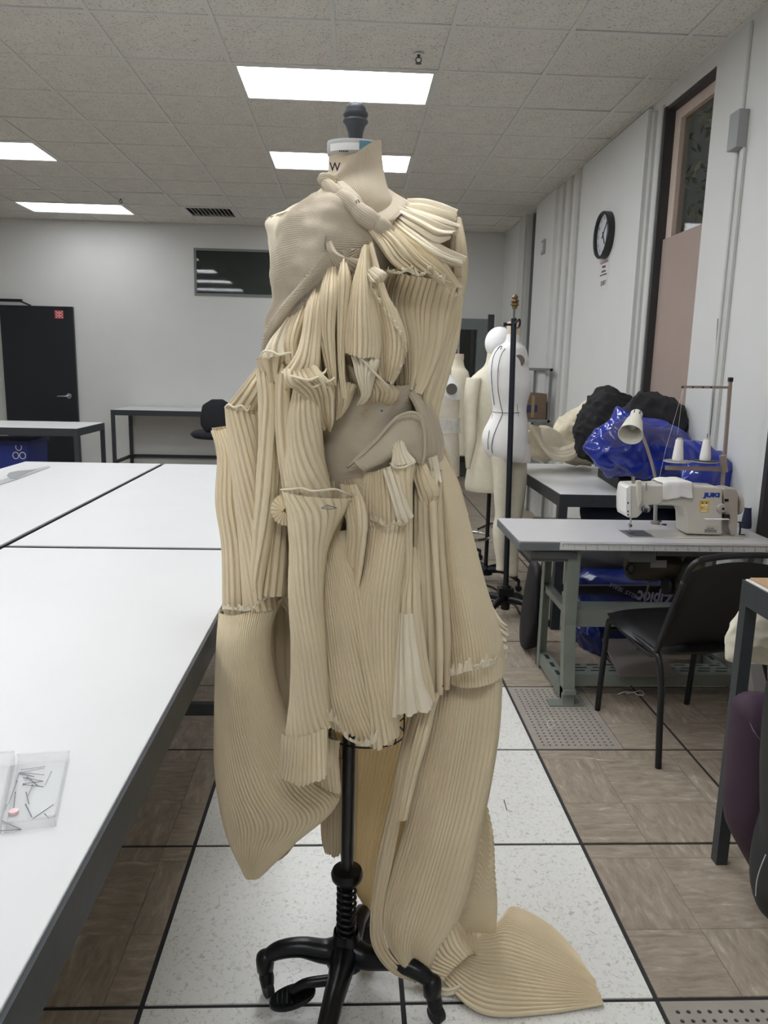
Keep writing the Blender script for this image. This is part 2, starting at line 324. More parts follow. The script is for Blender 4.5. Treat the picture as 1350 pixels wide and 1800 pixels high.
# vent
x0, y0 = XCg+VENT[0]*TX, YCg+VENT[1]*T
t = thing('air_vent', 'square ceiling air vent with slanted louvres near the back wall', 'vent', (x0+TX/2, y0+T/2, ZC))
build(MB().box(x0+.012, x0+TX-.012, y0+.012, y0+.05, ZC-.006, ZC+.01).box(x0+.012, x0+TX-.012, y0+T-.05, y0+T-.012, ZC-.006, ZC+.01).box(x0+.012, x0+.05, y0+.05, y0+T-.05, ZC-.006, ZC+.01).box(x0+TX-.05, x0+TX-.012, y0+.05, y0+T-.05, ZC-.006, ZC+.01), 'frame', GRID, t)
build(MB().box(x0+.03, x0+TX-.03, y0+.03, y0+T-.03, ZC+.05, ZC+.06), 'duct', DARK, t)
for k in range(11):
    xx = x0+.07+k*.046; build(MB().prism([(xx+.03, y0+.05, ZC-.004), (xx+.034, y0+.05, ZC-.004), (xx+.006, y0+.05, ZC+.04), (xx+.002, y0+.05, ZC+.04)], (0, T-.1, 0)), 'louvre', GRID, t)
for q, lb in (((736, 95), 'sprinkler head on the ceiling near the nearest light'), ((212, 349), 'small sprinkler head beside the light above the black door')):
    p = atZ(*q, ZC); t = thing('sprinkler', lb, 'sprinkler', (p[0], p[1], ZC-.05)); x, y = p[:2]; SP = mat('sprinkler_metal', (92, 92, 94), .4, .6)
    build(MB().lathe([(.03, ZC-.004), (.03, ZC-.001)], (x, y, 0), 16), 'escutcheon', GRID, t); build(MB().tube([(x, y, ZC-.004), (x, y, ZC-.02)], .009).tube([(x-.012, y, ZC-.018), (x-.016, y, ZC-.035), (x, y, ZC-.05), (x+.016, y, ZC-.035), (x+.012, y, ZC-.018)], .0035), 'yoke', SP, t)
    build(MB().lathe([(.004, ZC-.052), (.018, ZC-.05), (.018, ZC-.048)], (x, y, 0), 12), 'deflector', SP, t)
# ============================================================= walls
def st(name, mb, m=WALL, **k): return build(mb, name, m, kind='structure', **k)
# back wall with a clerestory window and a glazed door opening
bw = MB(); wx0, wx1, wz0, wz1 = -2.04, -.75, 2.335, 2.92; dx0, dx1, dz = 1.12, 1.80, 2.13
bw.box(-6.6, wx0, YB, YB+.15, 0, ZC+.09).box(wx0, wx1, YB, YB+.15, 0, wz0).box(wx0, wx1, YB, YB+.15, wz1, ZC+.09).box(wx1, dx0, YB, YB+.15, 0, ZC+.09).box(dx0, dx1, YB, YB+.15, dz, ZC+.09).box(dx1, 2.3, YB, YB+.15, 0, ZC+.09)
st('wall_back', bw)
st('wall_left', MB().box(-6.7, -6.5, -2.6, YB+.3, 0, ZC+.09)); st('wall_front', MB().box(-6.6, 2.3, -2.7, -2.5, 0, ZC+.09))
def glass_mat(name, rgb, a):
    m = mat(name, rgb, .03, alpha=a, spec=.8); return m
w1 = st('window_1', MB().box(wx0, wx1, YB-.012, YB+.03, wz0, wz0+.03).box(wx0, wx1, YB-.012, YB+.03, wz1-.03, wz1).box(wx0, wx0+.03, YB-.012, YB+.03, wz0+.03, wz1-.03).box(wx1-.03, wx1, YB-.012, YB+.03, wz0+.03, wz1-.03), mat('grey_window_frame', (120, 122, 120), .5))
build(MB().box(wx0+.03, wx1-.03, YB+.005, YB+.012, wz0+.03, wz1-.03), 'pane', glass_mat('dim_glass', (60, 66, 64), .35), w1, label='clear pane reflecting the ceiling lights')
st('room_beyond', MB().box(-3.2, 2.2, 12.2, 12.3, 0, 3.4).box(-3.2, -3.1, YB+.16, 12.2, 0, 3.4).box(2.1, 2.2, YB+.16, 12.2, 0, 3.4).box(-3.2, 2.2, YB+.16, 12.2, 3.4, 3.5).box(-3.2, 2.2, YB+.3, 12.2, -.1, 0), mat('dim_room_paint', (112, 116, 110), .8))
st('panel_beyond', MB().box(-1.75, 0, 11.6, 11.65, 2.0, 2.85), mat('green_grey_panel', (96, 108, 102), .7))
emb = bpy.data.objects.new('corridor_light', bpy.data.lights.new('corridor_light', 'AREA')); emb.data.energy = 6; emb.data.size = .8; emb.location = (0, 11.3, 3.3); COL.objects.link(emb); emb['label'] = 'ceiling lamp of the room beyond the back wall'; emb['category'] = 'lamp'
GF = mat('grey_door_frame', (120, 126, 126), .5, var=.05)
d2 = st('door_2', MB().box(dx0, dx0+.06, YB-.03, YB+.05, 0, dz).box(dx1-.16, dx1, YB-.03, YB+.05, 0, dz).box(dx0+.06, dx1-.16, YB-.03, YB+.05, dz-.14, dz), GF)
build(MB().box(dx0+.02, dx0+.3, YB+.02, YB+.04, .05, dz-.12), 'side_light', mat('pale_door_panel', (190, 194, 194), .4), d2)
build(MB().box(1.56, 1.60, YB-.02, YB+.02, 0, dz-.12), 'stile', DARK, d2)
p = atY(862, 556, 9.6)
build(MB().box(1.66, 1.73, 9.56, 9.62, 0, 2.14), 'door_post', mat('dark_grey_post', (62, 64, 66), .5), label='dark grey square post by the back right corner', cat='post')
# left black door in the back wall
d1 = st('door_1', MB().box(-4.62, -4.55, YB-.03, YB, 0, 2.17).box(-4.55, -4.5, YB-.02, YB, 0, 2.16), TRIMG)
DR = mat('black_door_paint', (24, 27, 34), .35)
leaf = build(MB().box(-4.5, -3.58, YB-.055, YB-.012, .01, 2.15), 'door_leaf', DR, d1, bevel=.003)
ho = atY(120, 695, YB-.06)
build(MB().lathe([(.035, YB-.072), (.035, YB-.056)], (-3.68, 0, 1.02), 20, 'y').tube([(-3.68, YB-.08, 1.02), (-3.68, YB-.115, 1.02), (-3.70, YB-.12, 1.018), (-3.81, YB-.12, 1.015)], .011), 'door_handle', mat('satin_chrome', (170, 172, 176), .25, .9), leaf, smooth='auto')
build(MB().box(-4.75, -4.2, YB-.1, YB-.06, 2.19, 2.225).bar((-4.22, YB-.08, 2.2), (-4.1, YB-.06, 2.15), .02), 'door_closer', BLACK, leaf)
so = build(MB().box(-3.81, -3.70, YB-.059, YB-.0555, 2.0, 2.10), 'door_sign', mat('red_sign', (190, 70, 78), .5), leaf, label='small square red and white sign')
sm = MB()
for r in range(5):
    for k in range(6):
        if r in (1, 3) : sm.box(-3.80+.018*k*.9, -3.80+.018*k*.9+.011, YB-.061, YB-.0592, 2.008+r*.018, 2.018+r*.018) if 0 < k < 5 else None
        elif (k+r) % 2: sm.box(-3.81+.018*k, -3.81+.018*k+.009, YB-.061, YB-.0592, 2.006+r*.018, 2.018+r*.018)
build(sm, 'sign_marks', mat('sign_white', (230, 225, 225), .5), leaf, kind='stuff')
build(MB().box(-3.5, -.5, YB-.012, YB, 0, .1), 'baseboard_back', DARK, kind='structure')
# right wall, in runs along Y with recessed windows
rw = MB(); zt = ZC+.09
def run(y0, y1, x=XR, z0=0, z1=zt): rw.box(x, 2.09, y0, y1, z0, z1)
run(-2.6, 2.3); run(3.52, 4.46); run(5.16, 8.50); run(8.98, YB+.1)
rw.box(XR, 2.09, 4.46, 5.16, 0, .8).box(XR, 2.09, 4.46, 5.16, 3.13, zt).box(XR, 2.09, 2.3, 3.52, 0, .1).box(XR, 2.09, 2.3, 3.52, 3.13, zt).box(XR, 2.09, 8.5, 8.98, 3.2, zt)
st('wall_right', rw)
st('trim_1', MB().box(XR-.035, XR, 5.36, 6.77, 0, 3.185)); st('trim_2', MB().box(XR-.035, XR, 7.68, 8.46, 0, 3.19)); st('trim_3', MB().box(XR-.02, XR, 6.95, 7.03, 0, 3.2).box(XR-.02, XR, 7.2, 7.26, 0, 3.2).box(XR-.02, XR, 7.45, 7.5, 0, 3.2), TRIMG)
st('trim_4', MB().box(XR-.012, XR+.0, 5.165, 5.2, 0, 3.15).box(XR-.02, XR, 5.28, 5.33, 0, 3.15), TRIMG); st('trim_5', MB().box(XR-.03, XR, 9.0, 9.3, 0, 3.2), TRIMG)
for y in (2.45, 1.2): build(MB().box(XR-.003, XR+.001, 5.20, 5.215, y, y+.09), 'latch_slot', DARK, bpy.data.objects['trim_4'])
PINK = mat('pink_grey_blind', (164, 146, 137), .8, var=.03, scale=4)
FOG = glass_mat('night_glass', (16, 18, 17), .25)
def rwin(name, y0, y1, zb, zs):
    w = st(name, MB().box(XR-.004, XR+.085, y1-.03, y1+.004, zb, 3.13), DARK)
    build(MB().box(XR+.005, XR+.17, y0, y1-.03, 3.105, 3.128), 'head_seal', DARK, w)
    build(MB().box(XR+.06, XR+.12, y0+.0, y1-.03, 3.04, 3.104).box(XR+.06, XR+.12, y1-.12, y1-.031, zb, 3.04).box(XR+.06, XR+.12, y0, y0+.03, zb, 3.04).box(XR+.06, XR+.12, y0+.03, y1-.12, zb, zb+.06), 'window_frame', CREAM, w)
    build(MB().box(XR+.088, XR+.094, y0+.03, y1-.12, zs, 3.04), 'pane', FOG, w, label='dark pane with foliage outside')
    build(MB().box(XR+.045, XR+.058, y0+.001, y1-.031, zb, zs), 'blind_panel', PINK, w, label='pinkish grey lower panel')
rwin('window_2', 4.46, 5.16, .8, 2.33); rwin('window_3', 2.3, 3.52, .1, 2.33)
w4 = st('window_4', MB().box(XR+.05, XR+.1, 8.5, 8.98, 0, 3.2), mat('black_window_glass', (30, 31, 35), .12))
build(MB().box(XR, XR+.05, 8.5, 8.53, 0, 3.2), 'window_frame', DARK, w4)
# outside foliage
fm = MB()
for i in range(2600):
    c = np.array([3.4+random.random()*1.6, 3.2+random.random()*7.5, 1.8+random.random()*3.8]); a = rng.normal(size=3); a /= np.linalg.norm(a); b = np.cross(a, rng.normal(size=3)); b /= np.linalg.norm(b)
    l = .05+.06*random.random(); fm.add([c-a*l, c+b*l*.35, c+a*l, c-b*l*.35], [(0, 1, 2, 3)])
ol = bpy.data.objects.new('yard_lamp', bpy.data.lights.new('yard_lamp', 'POINT')); ol.data.energy = 90; ol.data.shadow_soft_size = .12; ol.location = (2.75, 5.2, 4.3); COL.objects.link(ol); ol['label'] = 'added unseen light brightening the tree beyond the right window'; ol['category'] = 'lamp'  # added fill to brighten the leaves, no real lamp there
tr = thing('tree', 'dark leafy tree seen outside the upper right window', 'tree', (4.2, 6.5, 0))
build(fm, 'foliage', mat('dark_leaves', (120, 122, 100), .3, var=.5, scale=2), tr, kind='stuff'); build(MB().tube([(4.2, 6.5, 0), (4.25, 6.4, 2), (4.1, 6.6, 4.5)], [.14, .11, .06], 10), 'trunk', mat('bark', (62, 54, 46), .9), tr, smooth=True)
# ---- things on the right wall
# clock
cy, cz = 6.03, 2.50; R = .172; t = thing('wall_clock', 'round black rimmed wall clock above two paper notices', 'clock', (XR-.035, cy, cz-R))
xw = XR-.035
build(MB().lathe([(R, xw), (R, xw-.05), (R-.008, xw-.058), (R-.018, xw-.05), (R-.018, xw-.02), (0.001, xw-.02)][::-1], (0, cy, cz), 48, 'x'), 'rim', mat('clock_black', (34, 35, 42), .4), t, smooth='auto')
build(MB().lathe([(.001, xw-.03), (R-.018, xw-.03), (R-.018, xw-.024), (.001, xw-.024)], (0, cy, cz), 40, 'x'), 'dial', mat('clock_dial', (198, 200, 204), .25), t)
def clk(a, r0, r1, w, d=.033): s, c = math.sin(a), math.cos(a); return MB().bar((xw-d, cy-s*r0, cz+c*r0), (xw-d, cy-s*r1, cz+c*r1), w, .001)
CK = mat('print_black', (40, 40, 42), .5)
build(clk(2.55, -.03, .085, .008), 'hour_hand', CK, t); build(clk(.75, -.03, .12, .006, .035), 'minute_hand', CK, t)
for n in range(1, 13):
    a = n*PI/6; text(str(n), 'numeral', CK, .035, frame((xw-.0305, cy-.125*math.sin(a), cz+.125*math.cos(a)), (0, -1, 0), (0, 0, 1)), t)
def paper(z0, z1, lines, lb, y0=5.93, y1=6.17, nm='paper_notice'):
    t = thing(nm, lb, 'notice', (xw-.001, (y0+y1)/2, z0)); build(MB().box(xw-.0015, xw-.0005, y0, y1, z0, z1), 'sheet', mat('paper_white', (212, 210, 206), .7), t)
    for zz, s, sz, m in lines: text(s, 'printing', m, sz, frame((xw-.0022, (y0+y1)/2, zz), (0, -1, 0), (0, 0, 1)), t, bold=.0008)
RP = mat('print_red', (170, 110, 104), .5)
paper(2.2, 2.325, [(2.305, 'CLASSROOM HOURS', .02, RP), (2.275, 'Monday', .026, CK), (2.24, 'until 10 pm', .022, CK), (2.215, 'no food or drinks please', .016, CK)], 'upper white paper notice with red heading, under the wall clock')
paper(2.105, 2.19, [(2.15, 'QUIET', .045, CK)], 'lower white paper notice with one bold line, under the wall clock', 5.95, 6.13)
t = thing('thermostat', 'small grey framed wall plate between the clock and the far dark window', 'switch', (XR-.035, 8.02, 2.66)); build(MB().box(XR-.05, XR-.035, 7.97, 8.10, 2.64, 2.78), 'plate', mat('grey_plate', (150, 152, 150), .5), t, bevel=.003); build(MB().box(XR-.056, XR-.05, 8.0, 8.07, 2.67, 2.75), 'cover', mat('pale_plate', (196, 198, 196), .4), t)
t = thing('wire_conduit', 'white surface wire conduit with a grey junction box on the right wall', 'conduit', (XR, 4.08, 0))
build(MB().box(XR-.018, XR, 4.02, 4.06, .0, 2.6).box(XR-.012, XR, 4.1, 4.12, 0, 2.6).box(XR-.012, XR, 4.085, 4.105, 2.78, 3.2), 'raceway', TRIMG, t, bevel=.003)
build(MB().box(XR-.055, XR, 4.03, 4.13, 2.6, 2.78), 'junction_box', mat('box_grey', (150, 152, 152), .5), t, bevel=.004)
# ============================================================= TABLES
def table(name, x0, x1, y0, y1, zt, label, cat='table', group=None, leg=.04, th=.02, rail=.25, top=WHITE, edge=.045, sides=('l', 'r', 'b', 'f')):
    t = thing(name, label, cat, ((x0+x1)/2, (y0+y1)/2, 0), group)
    build(MB().box(x0+.006, x1-.006, y0+.006, y1-.006, zt-th, zt), 'tabletop', top, t, bevel=.002)
    e = MB(); zf = zt-.004
    e.box(x0, x0+leg, y0, y1, zf-edge-.02, zf-.012).box(x1-leg, x1, y0, y1, zf-edge-.02, zf-.012).box(x0+leg, x1-leg, y0, y0+leg, zf-edge-.02, zf-.012).box(x0+leg, x1-leg, y1-leg, y1, zf-edge-.02, zf-.012)
    e.box(x0, x0+.006, y0, y1, zf-.012, zf).box(x1-.006, x1, y0, y1, zf-.012, zf).box(x0+.006, x1-.006, y0, y0+.006, zf-.012, zf).box(x0+.006, x1-.006, y1-.006, y1, zf-.012, zf)
    build(e, 'frame', STEEL, t)
    for x in (x0+leg/2, x1-leg/2):
        for y in (y0+leg/2, y1-leg/2): build(MB().box(x-leg/2, x+leg/2, y-leg/2, y+leg/2, 0, zf-edge-.02), 'leg', STEEL, t)
    for s in sides:
        r = {'l': (x0+.008, x0+.032, y0+leg, y1-leg), 'r': (x1-.032, x1-.008, y0+leg, y1-leg), 'f': (x0+leg, x1-leg, y0+.008, y0+.032), 'b': (x0+leg, x1-leg, y1-.032, y1-.008)}[s]
        build(MB().box(*r, rail-.02, rail+.02), 'stretcher', STEEL, t)
    return t
g = 'white cutting tables pushed together'
table('cutting_table', -1.078, -.302, .30, 2.365, .9, 'nearest white cutting table at bottom left, holding the open pin box', group=g, sides=())
table('cutting_table', -1.078, -.302, 2.385, 4.45, .9, 'white cutting table just left of the dress, behind the nearest one', group=g, sides=('f',), rail=.345, edge=.03)
table('cutting_table', -1.872, -1.092, 2.385, 4.45, .9, 'white cutting table at far left, holding the steel ruler', group=g, sides=())
table('cutting_table', -1.872, -1.092, .30, 2.365, .9, 'white cutting table at the left edge, beside the nearest one', group=g, sides=())
k = (HC-.9)/(HC-.8)
table('work_table', -4.9, -2.773*k-.0, 6.72, 7.46, .9, 'white topped table with black frame in front of the black door', leg=.035, sides=())
table('work_table', -2.93, -.7, 9.5, 10.28, .9, 'white topped table with black frame against the back wall', leg=.04, sides=('l', 'r', 'b'))
bt = table('work_table', 1.175, 1.93, 4.19, 5.6, .80, 'white table with black frame behind the sewing machine, piled with fabric and bags', leg=.05, edge=.05, sides=('l', 'f'))
rt = table('work_table', 1.135, 2.0, .9, 2.09, .9, 'white topped table with charcoal leg cut off by the right edge', leg=.035, edge=.05, th=.02, sides=())
build(MB().box(1.15, 1.95, .95, 2.075, .9, .906), 'cardboard', mat('cardboard_edge', (176, 146, 112), .8), label='thin sheet of cardboard lying on the right foreground table', cat='board')
build(puff(None, 0, .004, pts3=[(1.19, 2.06, .908), (1.5, 2.07, .91), (1.9, 2.0, .915), (1.9, 1.4, .92), (1.4, 1.3, .91), (1.24, 1.5, .91)], wr=.0, n=40, rings=5), 'draft_paper', mat('white_paper_fabric', (232, 228, 216), .8), label='white sheet lying on the right foreground table', cat='paper', smooth=True)
# ---- steel ruler and curve on far-left table
def flat(pts, z, th, name, m, parent=None, **k):
    P = [atZ(x, y, z) for x, y in pts]; return build(MB().prism([p for p in P][::-1], (0, 0, th)), name, m, parent, **k)
flat([(0, 845), (0, 852), (32, 842), (88, 821), (85, 819), (60, 825)], .902, .001, 'ruler', mat('clear_grey_plastic', (176, 178, 178), .3), label='grey transparent ruler at the far left of the white tables', cat='ruler')
flat([(12, 836), (16, 831), (30, 828), (63, 825), (50, 830), (35, 838), (30, 842), (18, 841)], .9035, .001, 'french_curve', mat('grey_curve_plastic', (150, 152, 152), .3), label='grey curved drafting tool lying on the ruler', cat='ruler')
# ---- pin box
t = thing('pin_box', 'open clear plastic box of pins on the nearest white table', 'box', tuple(atZ(50, 1400, .9)))
CL = mat('clear_plastic', (225, 228, 228), .08, alpha=.13); c4 = [atZ(x, y, .901) for x, y in [(8, 1465), (98, 1452), (122, 1336), (32, 1342)]]; c4b = [atZ(x, y, .901) for x, y in [(-95, 1478), (0, 1467), (26, 1343), (-70, 1350)]]
for cc, h in ((c4, .014), (c4b, .02)):
    build(MB().prism(cc, (0, 0, .001)), 'tray_base', CL, t)
    rim = MB()
    for i in range(4): a, b = cc[i], cc[(i+1) % 4]; rim.bar(a+[0, 0, h/2], b+[0, 0, h/2], .0015, h); rim.bar(a+[0, 0, h], b+[0, 0, h], .004, .002)
    build(rim, 'tray_rim', CL, t)
PN = mat('pin_steel', (120, 120, 122), .3, .8); pins = [((38, 1353), (80, 1347)), ((35, 1358), (78, 1350)), ((35, 1360), (60, 1365)), ((36, 1358), (78, 1362)), ((42, 1367), (76, 1373)), ((48, 1366), (66, 1381)), ((41, 1378), (76, 1373)), ((41, 1379), (77, 1383)), ((90, 1357), (79, 1380)), ((57, 1380), (49, 1398)), ((46, 1393), (51, 1413)), ((45, 1414), (56, 1436)), ((58, 1439), (94, 1414)), ((79, 1431), (86, 1439)), ((27, 1393), (24, 1421)), ((30, 1373), (15, 1412)), ((33, 1360), (28, 1375)), ((4, 1443), (37, 1458)), ((2, 1460), (37, 1458)), ((12, 1415), (9, 1424))]
for i, (a, b) in enumerate(pins):
    A, B = atZ(*a, .9025), atZ(*b, .9025+.001*(i % 4)); o = build(MB().tube([A, B], .0005, 5).lathe([(.0002, -.001), (.0011, 0), (.0002, .001)], tuple(A), 8), 'pin', PN, label='steel dressmaking pin lying in the clear plastic box', cat='pin', group='pins in the clear box')
A = atZ(24, 1426, .904); build(MB().lathe([(.001, -.003), (.006, -.003), (.006, .001), (.001, .002)], tuple(A), 16), 'pin_tag', mat('pink_plastic', (240, 208, 208), .4), label='small pink disc in the clear plastic pin box', cat='disc')
# ---- blue recycling bin under the left far table
Yb = 6.95; a = atY(48, 762, Yb)
t = thing('recycling_bin', 'blue recycling bin with a white emblem, under the table at left', 'bin', (a[0]-.3, Yb+.2, 0))
BL = mat('bin_blue', (38, 56, 140), .45, var=.05)
x1 = a[0]; build(MB().prism([(x1-.72, Yb, .02), (x1-.04, Yb, .02), (x1, Yb, .74), (x1-.76, Yb, .74)], (0, .45, 0)), 'body', BL, t, bevel=.01); build(MB().box(x1-.78, x1+.012, Yb-.015, Yb+.47, .72, .76), 'rim', mat('bin_blue_dark', (28, 40, 96), .5), t, bevel=.005)
e = atY(36, 790, Yb-.003); em = MB()
for kk in range(3):
    a0 = PI/2+kk*2*PI/3; c = Vector((e[0]-.015, Yb-.004, e[2]-.03))+Vector((math.cos(a0)*.035, 0, math.sin(a0)*.05)); em.tube([c+Vector((math.cos(q)*.026, 0, math.sin(q)*.03)) for q in np.linspace(0, 2*PI, 13)], .004, 5)
build(em, 'emblem', mat('sign_white', (230, 225, 225), .5), t)
# ---- office chair near back table
Yc = 8.6; cx = atY(385, 745, Yc)[0]; t = thing('office_chair', 'black office chair in front of the back wall table', 'chair', (cx, Yc, 0)); UPH = mat('black_upholstery', (28, 30, 36), .8, var=.1)
w = lambda x, y: atY(x, y, Yc)
bp = [w(x, y) for x, y in [(352, 730), (356, 712), (372, 702), (392, 702), (408, 712), (413, 735), (411, 752), (404, 760), (362, 760), (353, 748)]]
build(puff(None, Yc, .04, pts3=bp, wr=.002), 'backrest', UPH, t, smooth=True)
sz = w(330, 765)[2]; sx0, sx1 = w(328, 765)[0], w(438, 765)[0]; sc = (sx0+sx1)/2
build(MB().lathe([(.05, sz-.05), ((sx1-sx0)/2*.9, sz-.04), ((sx1-sx0)/2, sz), ((sx1-sx0)/2*.9, sz+.035), (.05, sz+.045)], (sc, Yc+.22, 0), 24), 'seat', UPH, t, smooth=True)
build(MB().bar((sc, Yc+.02, sz+.12), (sc, Yc+.06, sz-.05), .05, .012).bar((sc, Yc+.05, sz-.055), (sc, Yc+.25, sz-.055), .05, .012), 'back_bracket', BLACK, t); build(MB().tube([(sc, Yc+.22, .1), (sc, Yc+.22, sz-.03)], .028), 'column', BLACK, t, smooth='auto')
for q in range(5):
    an = q*2*PI/5; ex, ey = sc+.28*math.cos(an), Yc+.22+.28*math.sin(an); build(MB().bar((sc, Yc+.22, .1), (ex, ey, .07), .04, .03), 'base_leg', BLACK, t); build(MB().lathe([(.025, -.015), (.025, .015)], (ex, ey, .026), 12, 'y'), 'caster', RUBBER, t)
#PART2
# ============================================================= DRESS FORM (stands at Y0)
Y0 = 1.6; FX = .005
LINEN = mat('form_linen', (206, 190, 166), .85, var=.05, scale=60, bump=.3, bscale=900)
IRON = mat('cast_iron_black', (20, 21, 24), .32, .3, var=.1)
t = form = thing('dress_form', 'tailor dress form on a black cast iron pedal stand, wearing the pleated muslin dress', 'dress form', (FX, Y0, 0))
build(loft([(582, 664, 256, .6), (578, 668, 275, .6), (577, 669, 300, .65), (572, 676, 325, .9), (545, 715, 350, .6), (505, 765, 372, .5), (484, 792, 395, .48), (482, 795, 440, .55), (492, 788, 500, .62), (515, 772, 570, .62), (540, 752, 640, .62), (552, 742, 690, .66), (540, 755, 760, .66), (520, 778, 860, .66), (512, 785, 960, .66), (520, 775, 1060, .66)], Y0+.03, nv=70, seg=32), 'torso', LINEN, t, smooth=True)
build(loft([(577, 668, 251, .6), (575, 669, 253, .6), (575, 669, 273, .6), (578, 667, 278, .6)], Y0+.03, nv=8, seg=32), 'neck_cap', mat('cap_grey', (176, 176, 172), .5), t, smooth='auto', label='pale grey band around the top of the neck')
def ringpos(px, py, yc, rx, k=.9):   # point on the neck ellipse in front at given pixel column
    a, b = atY(576, py, yc), atY(670, py, yc); cxn, r = (a[0]+b[0])/2, (b[0]-a[0])/2; P = atY(px, py, yc); s = (P[0]-cxn)/r; return cxn, r*1.012, P[2], s
def neckpatch(name, px0, px1, py0, py1, m, off=.0008):
    cxn, r, z0, s0 = ringpos(px0, py1, Y0+.03, 0); _, _, z1, s1 = ringpos(px1, py0, Y0+.03, 0); A = np.linspace(math.asin(max(-1, s0)), math.asin(min(1, s1)), 14); P = np.zeros((4, 14, 3))
    for i, (rr, z) in enumerate(((r, z0), (r+off, z0), (r+off, z1), (r, z1))):
        P[i, :, 0] = cxn+rr*np.sin(A); P[i, :, 1] = Y0+.03-rr*.6*np.cos(A); P[i, :, 2] = z
    return build(MB().grid(P), name, m, t)
neckpatch('name_label', 582, 631, 259, 270, mat('label_white', (238, 238, 236), .6)); neckpatch('blue_tape', 631, 669, 256, 276, mat('blue_tape', (92, 142, 162), .6))
p = atY(604, 266, Y0-.006); lm = MB()
for q in range(5): lm.box(p[0]-.009+q*.0038, p[0]-.0062+q*.0038, p[1]-.0004, p[1], p[2]-.0012, p[2]+.0016)
build(lm, 'label_writing', CK, t, kind='stuff')
p = atY(612, 295, Y0-.007); text('W O L F', 'neck_lettering', CK, .022, frame(p, (1, .0, 0), (0, 0, 1)), t, bold=.0004, sx=.9)
zb = atY(625, 250, Y0+.03)[2]
fx = atY(625, 215, Y0+.03)[0]; h = lambda y: atY(625, y, Y0+.03)[2]; r = lambda w: w*Y0/FPX/2*1.05
build(MB().lathe([(r(20), h(252)), (r(21), h(246)), (r(25), h(232)), (r(31), h(222)), (r(34), h(219)), (r(38), h(217)), (r(40), h(214)), (r(38), h(211)), (r(34), h(210)), (r(35), h(207)), (r(38), h(205)), (r(40), h(202)), (r(38), h(198)), (r(34), h(197)), (r(33), h(192)), (r(28), h(186)), (r(18), h(182)), (r(4), h(180.5))], (fx, Y0+.03, 0), 32), 'finial', mat('finial_grey', (74, 76, 82), .45, .2), t, smooth='auto')
# wire cage under the torso
ca, cb = atY(578, 1296, Y0), atY(712, 1296, Y0); ccx, cr, cz0 = (ca[0]+cb[0])/2, (cb[0]-ca[0])/2*1.0, ca[2]
cg = [(ccx+cr*math.cos(a), Y0+.02+cr*.8*math.sin(a)) for a in np.linspace(0, 2*PI, 33)]
cz1 = cz0+.30
build(MB().tube([(x, y, cz0) for x, y in cg], .0022, 6, False).tube([(x, y, cz0+.048) for x, y in cg], .0018, 6, False), 'cage_ring', BLACK, t)
for a in (-2.9, -2.0, -1.35, -.75, -.25, .6, 1.6, 2.5): x, y = ccx+cr*math.cos(a), Y0+.02+cr*.8*math.sin(a); build(MB().tube([(x, y, cz0-.003), (x, y, cz1)], .002, 6), 'cage_wire', BLACK, t)
zz = lambda y: atY(611, y, Y0)[2]
build(MB().tube([(FX, Y0, .14), (FX, Y0, 1.0)], .0145, 20), 'pole', mat('dark_steel_pole', (58, 58, 60), .3, .7, var=.15, scale=15), t, smooth='auto')
zc = zz(1535); build(MB().lathe([(.0155, zc-.03), (.024, zc-.026), (.036, zc-.012), (.038, zc), (.034, zc+.010), (.0155, zc+.015)], (FX, Y0, 0), 28), 'pole_collar', IRON, t, smooth='auto')
sp_ = [(FX+.0205*math.cos(a), Y0+.0205*math.sin(a), zc-.03-.0165*a/(2*PI)) for a in np.linspace(0, 2*PI*11, 200)]
build(MB().tube(sp_, .0042, 7), 'spring', IRON, t, smooth=True)
hub = MB().lathe([(.045, .075), (.05, .085), (.046, .105), (.034, .125), (.030, .16), (.027, zc-.215), (.018, zc-.21)], (FX, Y0, 0), 24); build(hub, 'hub', IRON, t, smooth='auto')
def fz(x, y, z): return atZ(x, y, z)
def leg_(pts, rs, cast):
    b = MB().tube(pts, rs, 12, smooth=5); l = build(b, 'leg', IRON, t, smooth=True)
    c = MB(); x, y = cast[:2]; c.lathe([(.012, .05), (.020, .06), (.022, .085), (.020, .1), (.012, .108), (.002, .111)], (x, y, 0), 16)
    c.tube([(x, y, .07), (x+cast[2]*.012, y+cast[3]*.012, .045), (x+cast[2]*.018, y+cast[3]*.018, .028)], [.016, .018, .016], 12, smooth=3); build(c, 'caster_fork', IRON, t, smooth=True)
    wv = Vector((-cast[3], cast[2], 0))*.012; q = Vector((x+cast[2]*.02, y+cast[3]*.02, .0215)); build(MB().tube([q-wv, q+wv], .0215, 18), 'caster_wheel', RUBBER, t, smooth='auto')
H3 = (FX, Y0, .11)
for (px, py), cd in (((466, 1688), (.35, -.6)), ((760, 1732), (.5, -.6)), ((641, 1608), (.2, -.9)), ((560, 1890), (.1, -1))):
    e = fz(px, py, .085); d = Vector((e[0]-FX, e[1]-Y0, 0)); L = d.length; d.normalize()
    P = [Vector(H3), Vector((FX, Y0, .105))+d*L*.25+Vector((0, 0, .0)), Vector((FX, Y0, .118))+d*L*.55, Vector((FX, Y0, .112))+d*L*.82, Vector((FX, Y0, .092))+d*L]
    leg_(P, [.036, .028, .023, .021, .016], (e[0], e[1], cd[0], cd[1]))
